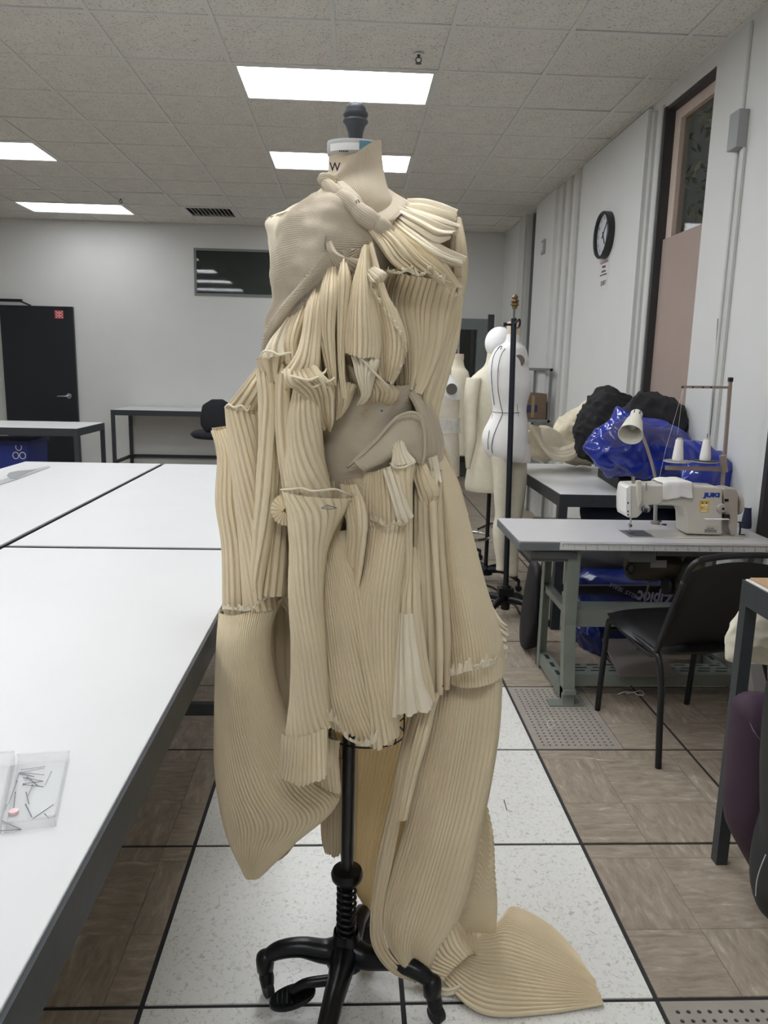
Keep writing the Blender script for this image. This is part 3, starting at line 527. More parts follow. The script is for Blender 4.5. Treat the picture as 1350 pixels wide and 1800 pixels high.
# pedal
a, b = fz(588, 1722, .085), fz(486, 1752, .05)
build(MB().tube([a, (a+b)/2+[.0, 0, .012], b+(a-b)*.25], [.013, .012, .011], 10, smooth=4), 'pedal_arm', IRON, t, smooth=True)
pc = fz(513, 1750, .05); ang = math.atan2((a-b)[1], (a-b)[0]); pd = MB(); pr_ = [(.052*math.cos(q)*(1.05 if math.cos(q) > 0 else 1), .034*math.sin(q)) for q in np.linspace(0, 2*PI, 28, endpoint=False)]
pp = [(pc[0]+u*math.cos(ang)-v*math.sin(ang), pc[1]+u*math.sin(ang)+v*math.cos(ang), .04+u*.25) for u, v in pr_]
pdl = build(MB().prism(pp, (0, 0, .012)), 'pedal', IRON, t, bevel=.003)
for q in range(-3, 4): u = q*.011; w2 = .026*math.sqrt(max(.1, 1-(u/.045)**2)); build(MB().bar((pc[0]+u*math.cos(ang)+w2*math.sin(ang), pc[1]+u*math.sin(ang)-w2*math.cos(ang), .0535+u*.25), (pc[0]+u*math.cos(ang)-w2*math.sin(ang), pc[1]+u*math.sin(ang)+w2*math.cos(ang), .0535+u*.25), .003), 'tread', IRON, pdl)
# ============================================================= THE PLEATED DRESS
def cloth(name, rgb, rough=.75, tl=.12):
    m = mat(name, rgb, rough, var=.05, scale=9, bump=.35, bscale=260, transl=tl, spec=.3); m.use_backface_culling = False; return m
CLA = cloth('pleated_muslin', (231, 215, 183), .75, .02); CLB = cloth('fine_ribbed_muslin', (204, 191, 170), .9, .0); CLC = cloth('edge_and_lit_muslin', (241, 230, 206), .7, .04); CLD = cloth('shaded_muslin', (220, 203, 172), .8, .05)  # CLC: pale raw edges, also light painted on folds; CLD: shade painted into muslin
dress = thing('pleated_dress', 'beige pleated muslin dress with gathered flutes and a train spreading over the white floor', 'dress', (FX, Y0, 0))
DN = [0]
def pleatw(ph, sharp=.55):     # rounded accordion profile in -1..1
    x = np.mod(ph/(2*PI), 1.); e = np.minimum(x, 1-x); return .55*np.where(x < .8, -1+2*x/.8, 1-2*(x-.8)/.2)+.35-1.15*np.exp(-(e/.11)**2)
def panel(name, rows, n=12, amp=.003, slant=0., m=None, ribs=0, ramp=.0006, wrap=1., fold=0, famp=.0, hem=0., crumple=0., seed=None, mcl=None, tilt3=None, floorz=None, a0=1., a1=1., nv=None, spp=6, solid=0, fslant=0., wav=.10, label=None, gapx=0.):
    # rows: (xL,yL,xR,yR,d,b[,dR]) in photo pixels + depth offset from the form centre (m); b = bulge towards the viewer
    DN[0] += 1; sd = seed or DN[0]*13; R = np.random.default_rng(sd)
    A = []
    for r in rows:
        dR = r[6] if len(r) > 6 else r[4]
        if floorz is None: A.append(np.r_[atY(r[0], r[1], Y0+r[4]), atY(r[2], r[3], Y0+dR), r[5]])
        else: A.append(np.r_[atZ(r[0], r[1], r[4]), atZ(r[2], r[3], dR), r[5]])
    A = np.array(A); Ln = np.linalg.norm((A[1:, :3]+A[1:, 3:6]-A[:-1, :3]-A[:-1, 3:6])/2, axis=1).sum()
    nu = max(int(n*max(spp+2, 10))+1, 24) if n else 64
    if ribs: nv = nv or int(ribs*5)
    nv = nv or max(24, int(Ln/.0065))
    C = cat(A, nv); v = np.linspace(0, 1, nv)[:, None]; u = np.linspace(-1, 1, nu)[None]
    th = u*PI/2*wrap; s = np.sin(th); c = np.cos(th)
    if wrap < .01: s = u; c = 1-u*u
    PL, PR, b = C[:, None, :3], C[:, None, 3:6], C[:, 6][:, None]
    P = PL+(PR-PL)*((s+1)/2)[..., None]
    if floorz is None: P[..., 1] -= b*c
    else: P[..., 2] += b*c
    # surface normal
    du = np.gradient(P, axis=1); dv = np.gradient(P, axis=0); N = np.cross(du, dv); N /= np.linalg.norm(N, axis=2, keepdims=True)+1e-9
    tow = (N*(CP-P)).sum(2).mean();  N = N if tow > 0 else -N
    amp = amp*1.45; ramp = ramp*1.35; env = (a0+(a1-a0)*v)
    jit = R.normal(size=(int(n)+3,))*wav if n else np.zeros(3)
    q = (u+1)/2*n+slant*v
    if n:
        ji = np.interp(np.mod(q, n), np.arange(len(jit)), jit); wob = .25*np.sin(v*7+R.random()*6+u*3)+.15*np.sin(v*17+R.random()*6)
        ph = 2*PI*q+ji*1.2+wob*wav*2; pitch = np.linalg.norm(PR-PL, axis=2)/n
        am = np.minimum(amp*env, pitch*.52+.0002)*(1+.25*np.sin(q*1.7+R.random()*6)*wav*2)
        D = am*pleatw(ph)
    else: D = np.zeros((nv, nu))
    if ribs:
        wv = .9*np.sin(u*4+R.random()*6)+.6*np.sin(u*9+v*4); D = D+ramp*np.sin(2*PI*(ribs*v+wv+slant*u))*(.55+.45*np.clip(noise3(P.reshape(-1, 3), 40, sd).reshape(D.shape)*3+.3, -1, 1))
    if fold:
        fr = R.random(4)*6.28; f = np.sin(2*PI*fold*(u+1)/2+fr[0]+fslant*v*2*PI)+.5*np.sin(2*PI*fold*1.7*(u+1)/2+fr[1]+v*2+fslant*v*2*PI)+.3*np.sin(v*5+fr[2])
        D = D+famp*f*(.4+.6*env)
    if crumple: D = D+crumple*(noise3(P.reshape(-1, 3), 70, sd)+.6*noise3(P.reshape(-1, 3), 160, sd+1)).reshape(D.shape)
    P = P+N*D[..., None]
    if hem:     # wavy cut end
        e = (v**6)*hem; w = np.sin(u*5+R.random()*6)+.6*np.sin(u*11+R.random()*6)+.5*np.sign(np.sin(q*2*PI*1.0)) if n else np.sin(u*6)
        dvn = dv/(np.linalg.norm(dv, axis=2, keepdims=True)+1e-9); P = P+dvn*(e*w)[..., None]
    if floorz is not None: P[..., 2] = np.maximum(P[..., 2], floorz)
    else: P[..., 2] = np.maximum(P[..., 2], .004)
    o = build(MB().grid(P), name, m or CLA, dress, smooth=True, label=label); return o
def rim(name, pts, r=.0022, m=None, w=.0): return build(MB().tube([atY(x, y, Y0+d) for x, y, d in pts], r, 6, smooth=4), name, m or CLC, dress, smooth=True)
P_ = panel
def frill(name, pts, w=7, amp=.004, k=.010, seed=1, m=None, up=1.):     # pleated raw edge along photo points (x, y, depth); w = height in pixels
    C = cat(np.array(pts, float), 160); r = np.random.default_rng(seed); V = []
    L = np.r_[0, np.cumsum(np.linalg.norm(np.diff(C[:, :2], axis=0), axis=1))]; f = PI*2/(k*840); ph = L*f+np.cumsum(r.normal(size=160))*.10; A = .5+.7*np.abs(np.interp(np.arange(160), np.arange(0, 160, 8), r.normal(size=20)))
    for j, q in enumerate((0, .35, .7, 1., 1.12)):
        row = []
        for i in range(160):
            hh = w*A[i]*(1+.25*math.sin(ph[i]*1.7)); x, y, dd = C[i]; row.append(atY(x+2.0*q*math.cos(ph[i]*.7), y-up*hh*q, Y0+dd-.002-q*amp*(1+math.sin(ph[i]))+(.006 if q > 1.1 else 0)))
        V.append(row)
    return build(MB().grid(np.array(V)), name, m or CLC, dress, smooth=True)
# ---- backing layers that close the garment all round
P_('back_panel', [(780, 398, 492, 392, .06, -.10), (778, 500, 496, 500, .05, -.11), (756, 640, 510, 640, .04, -.11), (740, 700, 500, 700, .04, -.11), (775, 820, 440, 800, .03, -.15), (805, 960, 410, 960, .03, -.18), (850, 1150, 398, 1150, .03, -.2)], 60, .004, famp=.008, fold=5)
P_('skirt_underlayer', [(540, 700, 760, 700, .03, .10), (480, 780, 766, 790, .03, .11), (440, 900, 790, 900, .02, .11), (470, 1000, 820, 1030, .02, .10), (540, 1110, 845, 1130, .03, .09), (590, 1230, 860, 1190, .03, .08)], 44, .004, famp=.010, fold=6)
# ---- bodice: finely ribbed left side
P_('armhole_lining', [(572, 350, 590, 352, .0, .02), (520, 366, 600, 374, -.01, .03), (469, 386, 560, 402, -.02, .03), (471, 420, 540, 450, -.02, .04), (476, 500, 540, 500, -.01, .05)], 0, m=CLC, crumple=.002)
frill('frayed_edge', [(574, 350, -.03), (545, 357, -.04), (510, 371, -.04), (484, 380, -.035), (469, 387, -.025), (471, 410, -.025), (474, 440, -.025)], 3, .002, seed=21)
P_('ribbed_bodice', [(578, 322, 612, 332, .02, .07), (556, 346, 655, 385, -.01, .095), (522, 365, 690, 415, .0, .12), (488, 392, 715, 435, .0, .125), (478, 430, 720, 460, .0, .13), (472, 480, 690, 500, .0, .13), (477, 528, 650, 540, .0, .125), (464, 562, 610, 580, .01, .12), (462, 612, 560, 640, .02, .11)], 0, m=CLB, ribs=88, ramp=.0013, slant=10, crumple=.005, fold=2.2, famp=.003, label='finely ribbed pleating crossing the left bodice')
P_('crushed_pleats', [(566, 448, 640, 436, -.132, .012), (540, 490, 630, 474, -.136, .014), (505, 528, 596, 514, -.132, .014), (478, 555, 560, 558, -.112, .014), (464, 584, 530, 596, -.075, .02), (463, 622, 500, 620, -.05, .02)], 0, m=CLB, ribs=34, ramp=.0028, slant=9, crumple=.008, fold=3., famp=.003)
P_('pinched_fold', [(572, 428, 582, 424, -.135, .008), (576, 445, 600, 450, -.14, .014), (590, 475, 640, 462, -.135, .012), (610, 500, 665, 480, -.12, .01)], 10, .0016, m=CLB, crumple=.003)
# ---- collar
P_('collar', [(583, 321, 670, 251, .03, .074), (577, 330, 671, 275, .03, .074), (572, 342, 675, 305, .03, .074), (580, 362, 682, 333, .02, .078), (604, 390, 694, 355, .01, .075), (622, 412, 706, 378, .01, .07)], 110, .0003, m=CLB, wrap=1.96, spp=5, fold=1.5, famp=.0006, nv=60, wav=.05, label='tall asymmetric collar with a slanting top edge')
P_('collar_underband', [(632, 396, 682, 341, -.066, .012, .0), (652, 400, 699, 347, -.072, .022, .0), (672, 398, 716, 355, -.08, .03, .005), (690, 393, 720, 365, -.08, .03, .01)], 46, .0004, m=CLB, spp=5, wav=.05)
# ---- rolled strap
def roll(name, pts, rs, n=14, amp=.0011, m=None, seg=84, nv=90):
    C = cat(np.array([list(atY(x, y, Y0+d)) for x, y, d in pts]), nv); r = np.interp(np.linspace(0, 1, nv), np.linspace(0, 1, len(rs)), rs); V = []; 
    for i in range(nv):
        d = C[min(i+1, nv-1)]-C[max(i-1, 0)]; d /= np.linalg.norm(d); a = np.cross(d, [0, 1, 0]); a /= np.linalg.norm(a); b = np.cross(d, a)
        t_ = np.linspace(0, 2*PI, seg, endpoint=False); k = 1-.09*(abs(math.sin(i/nv*PI*4.0))**.3 < .55)*1.0-.05*math.cos(i/nv*8*PI); rr = r[i]*k+amp*np.sin(n*t_+i*.05)
        V.append(C[i]+rr[:, None]*(np.cos(t_)[:, None]*a+np.sin(t_)[:, None]*b))
    mb = MB().grid(np.array(V), True); mb.f += [tuple(range(seg))[::-1], tuple((nv-1)*seg+k for k in range(seg))]; return build(mb, name, m or CLB, dress, smooth=True)
roll('rolled_strap', [(572, 322, -.07), (590, 341, -.085), (612, 357, -.10), (640, 380, -.115), (668, 398, -.12), (688, 412, -.118)], [.011, .0145, .016, .0175, .017, .012], 26)
roll('strap_end', [(590, 322, -.06), (578, 316, -.065), (568, 316, -.06), (564, 322, -.055)], [.010, .011, .011, .006], 16)
# ---- right shoulder ruffles
P_('shoulder_ruffle', [(716, 355, 704, 368, .01, .01, -.03), (745, 359, 738, 385, -.0, .03, -.05), (778, 368, 775, 400, -.0, .035, -.06), (800, 373, 802, 408, .0, .03, -.05)], 5, .006, m=CLC, famp=.004, fold=1, hem=.003, nv=60, spp=14, wav=.22)
P_('shoulder_ruffle', [(704, 368, 692, 382, -.03, .012, -.05), (735, 380, 722, 405, -.055, .03, -.075), (770, 392, 762, 432, -.06, .035, -.09), (798, 402, 785, 424, -.05, .03, -.07)], 5, .006, m=CLC, famp=.004, fold=1, hem=.003, nv=60, spp=14, wav=.22)
P_('shoulder_ruffle', [(694, 378, 680, 388, -.045, .012, -.06), (740, 412, 728, 428, -.085, .025, -.10), (775, 435, 772, 458, -.09, .03, -.10), (818, 456, 806, 466, -.06, .02, -.07)], 4, .006, m=CLC, famp=.004, fold=1, hem=.002, nv=70, spp=16, wav=.22)
P_('shoulder_ruffle', [(690, 384, 672, 392, -.055, .012, -.075), (745, 440, 705, 440, -.08, .03, -.10), (780, 470, 745, 478, -.08, .03, -.11), (806, 512, 790, 500, -.06, .02, -.10)], 7, .005, famp=.004, fold=1.5, hem=.002, nv=80, spp=12)
P_('shoulder_ruffle', [(676, 390, 652, 402, -.09, .015, -.115), (712, 425, 672, 430, -.105, .03, -.125), (745, 455, 690, 458, -.11, .03, -.135), (792, 492, 712, 474, -.09, .02, -.14)], 9, .004, famp=.004, fold=1.5, hem=.002, nv=80, spp=12)
P_('shoulder_side', [(800, 376, 806, 384, .0, .01, .03), (796, 430, 812, 430, -.03, .03, .02), (790, 480, 816, 470, -.03, .03, .02), (792, 520, 812, 520, -.03, .03, .02)], 5, .004, m=CLD, famp=.003, fold=1)
# ---- right bodice pouch, raw bright edge along its top
P_('bodice_pouch', [(680, 474, 810, 514, -.10, .06, -.03), (664, 530, 804, 560, -.04, .065, -.015), (684, 590, 788, 615, -.06, .06, -.01), (698, 640, 764, 660, -.06, .055, -.02), (706, 680, 740, 694, -.075, .04, -.05)], 22, .0045, famp=.007, fold=3.0, a0=.8, spp=10, wav=.3)
P_('bodice_side', [(770, 520, 808, 520, -.04, .02, .02), (768, 580, 800, 585, -.05, .02, .01), (752, 640, 782, 650, -.06, .03, .0), (736, 690, 766, 705, -.06, .035, .0), (742, 735, 760, 745, -.05, .03, .0)], 8, .004, famp=.005, fold=1.6, spp=10, wav=.3)
frill('raw_edge', [(680, 478, -.145), (700, 482, -.162), (716, 478, -.17), (730, 484, -.17), (745, 484, -.165), (757, 472, -.16), (764, 484, -.155), (780, 496, -.14), (790, 516, -.12), (800, 522, -.10), (813, 514, -.03)], 7, .006, seed=3)
P_('pouch_rim_curl', [(640, 480, 655, 470, -.16, .0), (648, 500, 672, 478, -.165, .012), (655, 505, 678, 486, -.16, .012), (655, 520, 668, 505, -.15, .01)], 5, .003, m=CLC, crumple=.004, nv=50, spp=10)
# ---- centre flutes
P_('hanging_flute', [(634, 436, 648, 430, -.135, .01), (618, 500, 654, 500, -.15, .03), (608, 560, 664, 560, -.155, .035), (604, 600, 670, 606, -.158, .035), (604, 624, 668, 632, -.16, .035)], 12, .0036, famp=.003, fold=1.5, spp=10, hem=.002)
P_('hanging_flute', [(642, 446, 655, 424, -.13, .012), (652, 510, 682, 515, -.15, .02), (656, 550, 702, 552, -.15, .025), (660, 600, 716, 600, -.145, .03), (664, 640, 706, 646, -.14, .025), (670, 672, 692, 672, -.135, .01)], 12, .0036, m=CLA, famp=.004, fold=1.6, spp=10, hem=.002)
frill('flute_rim', [(644, 486, -.165), (656, 512, -.175), (672, 540, -.18), (690, 568, -.18), (706, 596, -.178), (714, 618, -.174), (708, 642, -.168), (694, 664, -.162), (680, 690, -.155)], 5, .005, seed=5, k=.014)
P_('hanging_flute', [(598, 458, 610, 457, -.14, .01), (590, 500, 616, 500, -.15, .025), (590, 570, 610, 570, -.155, .02), (592, 640, 606, 640, -.16, .015), (600, 700, 610, 700, -.165, .008)], 5, .003, famp=.002, fold=1, spp=12)
P_('hanging_flute', [(574, 472, 590, 470, -.135, .012), (564, 520, 592, 520, -.15, .03), (562, 580, 588, 580, -.155, .025), (570, 630, 590, 640, -.16, .02), (580, 668, 590, 680, -.165, .01)], 6, .003, famp=.002, fold=1, spp=12)
P_('hanging_flute', [(548, 515, 566, 495, -.13, .012), (540, 545, 566, 530, -.145, .025), (532, 590, 562, 590, -.155, .03), (520, 625, 560, 640, -.165, .035), (498, 655, 556, 668, -.17, .03)], 8, .003, famp=.003, fold=1.4, spp=10)
P_('hanging_flute', [(530, 540, 552, 520, -.11, .012), (508, 565, 545, 555, -.12, .03), (500, 600, 530, 600, -.13, .03), (505, 640, 530, 635, -.13, .02)], 7, .003, famp=.003, fold=1.4, spp=10)
P_('hanging_flute', [(520, 545, 535, 536, -.08, .02), (492, 575, 520, 565, -.09, .035), (470, 605, 512, 605, -.10, .04), (458, 632, 520, 622, -.11, .035)], 6, .0045, famp=.004, fold=1.2, m=CLC, spp=12)
rim('flute_lip', [(457, 630, -.115), (463, 618, -.14), (478, 618, -.15), (492, 624, -.155), (510, 620, -.16), (522, 626, -.15)])
P_('cuff', [(457, 630, 520, 622, -.10, .035), (462, 650, 512, 640, -.09, .035), (470, 672, 505, 668, -.08, .03)], 5, .003, famp=.004, fold=1, m=CLD)
P_('cuff', [(497, 650, 560, 645, -.17, .03), (500, 668, 578, 668, -.175, .035), (515, 680, 590, 672, -.16, .03), (535, 700, 590, 690, -.14, .03), (548, 740, 590, 735, -.12, .02), (566, 756, 582, 756, -.11, .008)], 12, .003, famp=.005, fold=2.2, crumple=.003, spp=9)
rim('flute_lip', [(496, 654, -.175), (508, 660, -.2), (524, 664, -.21), (540, 668, -.215), (556, 664, -.21), (570, 655, -.19), (574, 648, -.17)])
rim('flute_lip', [(538, 668, -.20), (550, 680, -.2), (566, 674, -.2), (580, 670, -.2), (588, 664, -.185)])
P_('cuff', [(588, 665, 626, 676, -.13, .02), (590, 690, 620, 690, -.13, .03), (592, 715, 612, 712, -.125, .02), (590, 738, 600, 732, -.12, .008)], 6, .0028, crumple=.003, m=CLA, spp=10)
P_('cuff', [(618, 618, 662, 628, -.165, .01), (622, 640, 664, 640, -.165, .025), (628, 665, 655, 668, -.16, .03), (636, 690, 650, 692, -.15, .02), (626, 712, 640, 710, -.14, .006)], 7, .0032, crumple=.006, m=CLC, spp=10)
rim('flute_lip', [(619, 618, -.18), (632, 628, -.19), (645, 640, -.195), (655, 652, -.19), (675, 672, -.18), (684, 684, -.165)])
P_('under_pouch', [(612, 640, 690, 680, -.13, .02), (632, 680, 700, 690, -.12, .035), (640, 700, 690, 705, -.11, .03), (655, 712, 675, 712, -.10, .01)], 12, .002, m=CLD, famp=.003, fold=1.5)
P_('skirt_fill', [(560, 600, 620, 600, -.10, .0), (570, 700, 640, 700, -.1, .0)], 8, .003, m=CLD)
# ---- waist
P_('ribbed_waist', [(600, 680, 744, 672, -.02, .115), (560, 735, 752, 735, -.0, .115), (556, 790, 766, 785, .0, .12), (560, 840, 762, 830, .0, .125), (575, 890, 735, 870, .0, .11)], 0, m=CLB, ribs=74, ramp=.0009, slant=16, fold=2, famp=.004, crumple=.003, label='finely ribbed taupe waist')
P_('waist_swag', [(706, 684, 736, 676, -.10, .01, -.07), (728, 720, 752, 715, -.11, .02, -.06), (736, 770, 770, 765, -.10, .025, -.04), (735, 812, 772, 800, -.10, .02, -.04), (728, 826, 752, 822, -.09, .01)], 11, .0024, m=CLB, famp=.005, fold=1.5, spp=8)
P_('waist_drape', [(620, 808, 640, 830, -.135, .008), (655, 775, 672, 815, -.14, .012), (690, 738, 708, 800, -.14, .016), (722, 726, 735, 815, -.13, .014), (745, 735, 748, 826, -.11, .01)], 0, m=CLB, ribs=46, ramp=.0006, slant=4, crumple=.002)
rim('drape_ridge', [(610, 822, -.125), (635, 800, -.145), (660, 775, -.155), (682, 750, -.16), (700, 732, -.16), (722, 725, -.155), (738, 732, -.145), (746, 760, -.14), (746, 795, -.135), (742, 818, -.13)], .003, CLB)
# ---- left skirt tubes
P_('skirt_tube', [(371, 757, 404, 752, .04, .02), (382, 800, 424, 800, .03, .035), (379, 880, 430, 885, .02, .04), (390, 960, 442, 960, .02, .045), (392, 1070, 450, 1072, .02, .05)], 12, .003, famp=.0015, fold=1., m=CLA, spp=10, wrap=1.5)
P_('skirt_tube', [(396, 716, 458, 730, -.03, .03), (402, 780, 462, 785, -.03, .045), (411, 860, 470, 865, -.03, .05), (420, 950, 480, 950, -.03, .05), (428, 1062, 490, 1062, -.03, .05)], 15, .003, slant=-5, famp=.0015, fold=1., spp=9, wrap=1.6)
rim('tube_lip', [(396, 716, -.035), (402, 711, -.055), (412, 716, -.07), (425, 713, -.078), (435, 722, -.078), (440, 712, -.075)])
P_('tube_lining', [(398, 712, 460, 722, .01, .0), (404, 800, 462, 800, .01, .0)], 10, .002, m=CLD)
P_('tube_lining', [(372, 752, 404, 748, .06, .0), (384, 820, 420, 820, .06, .0)], 6, .002, m=CLD)
P_('skirt_leaf', [(452, 646, 478, 655, -.06, .01), (428, 676, 466, 690, -.06, .02), (399, 712, 450, 722, -.03, .025)], 6, .0035, famp=.002, fold=1, spp=10)
P_('skirt_tube', [(470, 655, 500, 655, -.07, .015), (468, 700, 500, 720, -.08, .02), (470, 780, 506, 790, -.08, .025), (462, 880, 506, 900, -.08, .03), (455, 960, 505, 960, -.08, .03), (450, 1040, 500, 1042, -.08, .03)], 7, .003, slant=1.5, famp=.004, fold=1.3, m=CLD, spp=10)
P_('skirt_tube', [(450, 650, 474, 648, -.09, .015), (456, 700, 484, 715, -.10, .02), (455, 770, 482, 790, -.105, .025), (449, 860, 482, 880, -.105, .03), (442, 950, 474, 960, -.105, .03), (440, 1010, 464, 1020, -.10, .02), (448, 1050, 462, 1052, -.10, .01)], 5, .003, slant=1.5, famp=.003, fold=1, crumple=.0015, spp=12, wrap=1.5)
P_('skirt_tube', [(484, 640, 522, 640, -.10, .02), (482, 700, 516, 700, -.11, .03), (484, 770, 522, 770, -.11, .03), (492, 830, 530, 830, -.11, .03), (498, 870, 540, 870, -.11, .03)], 6, .003, famp=.003, fold=1.2, spp=12, wrap=1.4)
P_('skirt_tube', [(524, 655, 560, 680, -.14, .02), (508, 720, 562, 745, -.135, .035), (500, 780, 566, 790, -.13, .045), (498, 830, 574, 830, -.13, .05), (500, 872, 585, 872, -.13, .05)], 13, .003, slant=-4, famp=.003, fold=1., crumple=.0015, spp=9, wrap=1.5)
# ---- front tube with flared hem
P_('front_tube', [(494, 861, 622, 872, -.15, .05), (504, 900, 604, 900, -.155, .05), (508, 960, 576, 960, -.155, .045), (507, 1040, 566, 1040, -.155, .045), (512, 1130, 570, 1130, -.155, .045), (510, 1220, 576, 1220, -.15, .05), (502, 1290, 582, 1270, -.15, .05)], 19, .0028, slant=-8, famp=.0025, fold=.8, spp=9, wrap=1.7, a0=.8, label='front tube of folded pleats with a wide open top')
P_('flared_hem', [(503, 1284, 576, 1262, -.152, .05), (498, 1320, 580, 1305, -.158, .055), (493, 1358, 582, 1345, -.162, .06)], 17, .0032, famp=.004, fold=1.6, hem=.003, m=CLA, nv=40, spp=8)
P_('tube_lining', [(498, 858, 618, 866, -.13, .0), (508, 960, 590, 960, -.13, .0)], 10, .002, m=CLD)
rim('tube_lip', [(494, 861, -.152), (510, 860, -.18), (530, 858, -.198), (548, 863, -.203), (565, 862, -.203), (590, 860, -.195), (606, 866, -.18), (622, 874, -.152)])
def rosette(px, py, d, r0, n=22):
    V = []; c = atY(px, py, Y0+d); na = n*6
    for i, rr in enumerate(np.linspace(.004, r0, 8)): V.append([c+[rr*math.cos(a)*.9, -.010*(1-rr/r0)+.0035*(rr/r0)*math.sin(n*a), rr*math.sin(a)] for a in np.linspace(0, 2*PI, na, endpoint=False)])
    return build(MB().grid(np.array(V), True), 'rosette', CLA, dress, smooth=True, label='small round fan of pleats')
rosette(502, 896, -.155, .031)
P_('side_fold', [(602, 868, 640, 872, -.15, .02), (605, 900, 650, 900, -.15, .03), (610, 940, 648, 945, -.14, .035), (612, 990, 640, 985, -.13, .03), (618, 1040, 628, 1035, -.12, .01)], 8, .003, slant=1, famp=.007, fold=1.5, crumple=.005, spp=10)
P_('side_fold', [(598, 850, 630, 850, -.12, .02), (605, 880, 646, 885, -.13, .03), (612, 925, 650, 930, -.13, .03)], 8, .003, slant=1, famp=.004, fold=1.5, spp=10)
# ---- centre panels
P_('centre_panel', [(560, 930, 612, 930, -.11, .02), (563, 1000, 628, 1000, -.115, .04), (566, 1100, 648, 1100, -.115, .05), (568, 1200, 668, 1210, -.12, .055), (572, 1262, 692, 1296, -.12, .055)], 22, .0028, slant=-7, famp=.003, fold=1.2, spp=8, hem=.003)
P_('centre_panel', [(612, 1010, 636, 1010, -.13, .01), (622, 1080, 648, 1080, -.145, .02), (634, 1160, 662, 1160, -.15, .025), (646, 1230, 680, 1240, -.155, .025), (652, 1312, 694, 1295, -.155, .02)], 6, .003, famp=.003, fold=1, spp=11, hem=.002)
frill('hem_ruffle', [(570, 1272, -.17), (584, 1268, -.18), (598, 1280, -.185), (606, 1296, -.185), (622, 1306, -.185), (645, 1312, -.18), (668, 1300, -.175)], 10, .006, seed=13, k=.012)
# gathers under the waist, then centre pleated tube
P_('gathered_pleats', [(644, 830, 700, 812, -.115, .02), (640, 860, 712, 850, -.115, .035), (640, 890, 716, 885, -.12, .04), (640, 920, 718, 918, -.12, .04)], 16, .003, famp=.003, fold=1.3, spp=9, m=CLA)
P_('gathered_pleats', [(598, 845, 640, 835, -.10, .02), (610, 870, 660, 865, -.10, .03), (625, 905, 660, 900, -.11, .03)], 14, .0022, m=CLD, spp=8)
P_('lit_fold', [(672, 826, 692, 816, -.15, .01), (682, 860, 704, 850, -.16, .015), (694, 900, 716, 892, -.165, .018), (700, 922, 724, 908, -.165, .015)], 3, .004, m=CLC, crumple=.003, spp=18)
P_('centre_tube', [(648, 914, 724, 920, -.13, .03), (640, 980, 712, 985, -.13, .045), (628, 1060, 704, 1060, -.13, .05), (632, 1150, 702, 1150, -.13, .05), (648, 1220, 700, 1225, -.13, .045), (668, 1300, 700, 1290, -.13, .02)], 22, .0026, famp=.0015, fold=1.2, spp=8, wrap=1.4)
frill('torn_edge', [(648, 914, -.14), (662, 918, -.165), (678, 926, -.178), (692, 922, -.184), (708, 924, -.178), (724, 916, -.14)], 6, .004, seed=7)
P_('upper_tube', [(678, 748, 714, 738, -.125, .012), (690, 790, 712, 785, -.15, .012), (688, 818, 730, 812, -.155, .018)], 7, .0028, m=CLC, spp=11, a0=.4)
P_('upper_tube', [(690, 816, 730, 812, -.15, .018), (698, 850, 726, 850, -.15, .02), (705, 900, 726, 900, -.145, .02), (712, 980, 726, 980, -.14, .016), (706, 1040, 724, 1040, -.14, .015), (700, 1080, 722, 1080, -.14, .015)], 6, .0028, famp=.002, fold=1, spp=11, wrap=1.4)
rim('tube_lip', [(686, 814, -.155), (694, 821, -.17), (706, 822, -.178), (718, 818, -.176), (730, 812, -.16)])
# ---- narrow hanging tube
P_('narrow_tube', [(700, 1076, 724, 1076, -.155, .012), (696, 1140, 732, 1140, -.16, .02), (692, 1200, 744, 1200, -.165, .03), (688, 1256, 758, 1236, -.17, .03)], 5, .0035, famp=.003, fold=1, m=CLC, spp=13, hem=.004, wrap=1.3)
P_('narrow_tube', [(716, 960, 730, 960, -.13, .01), (712, 1020, 736, 1020, -.14, .015), (708, 1080, 740, 1080, -.145, .02), (715, 1160, 750, 1160, -.15, .02), (730, 1240, 765, 1230, -.15, .02)], 4, .003, famp=.003, fold=1, spp=13)
# ---- long folds on the right, torn bits
for i, (x0, x1, x2, x3, d) in enumerate(((728, 742, 720, 745, -.10), (740, 752, 742, 765, -.11), (750, 764, 760, 778, -.10), (762, 774, 772, 790, -.085))):
    P_('long_fold', [(x0, 830, x1, 826, d, .012), (x0-2, 900, x1+2, 900, d-.01, .02), ((x0+x2)/2, 1000, (x1+x3)/2, 1000, d-.015, .025), (x2, 1110, x3, 1110, d-.015, .025), (x2+3, 1232-i*8, x3, 1228-i*8, d-.01, .015)], 3, .0035, famp=.003, fold=.8, spp=16, m=CLA if i % 2 == 0 else CLD, wrap=1.3)
P_('torn_scrap', [(722, 800, 742, 795, -.12, .01), (730, 840, 752, 832, -.125, .012), (742, 872, 764, 862, -.125, .010), (750, 900, 764, 884, -.12, .004)], 5, .002, m=CLA, crumple=.012, spp=12, hem=.008)
P_('torn_scrap', [(744, 806, 768, 800, -.10, .01), (750, 832, 770, 830, -.10, .012), (756, 852, 775, 848, -.12, .004)], 4, .002, m=CLC, crumple=.008, spp=12, hem=.004)
P_('right_flare', [(762, 800, 776, 790, -.05, .01, -.01), (766, 860, 806, 860, -.06, .04, .0), (768, 940, 828, 940, -.06, .06, .01), (772, 1030, 852, 1030, -.06, .08, .02), (778, 1110, 878, 1110, -.06, .09, .03), (784, 1190, 884, 1166, -.06, .09, .03)], 28, .0026, famp=.002, fold=1.2, spp=8, label='wide pleated flare at the right side')
P_('outer_fold', [(774, 788, 782, 788, .03, .01), (798, 850, 806, 850, .04, .02), (812, 905, 822, 905, .04, .02)], 3, .002, m=CLD)
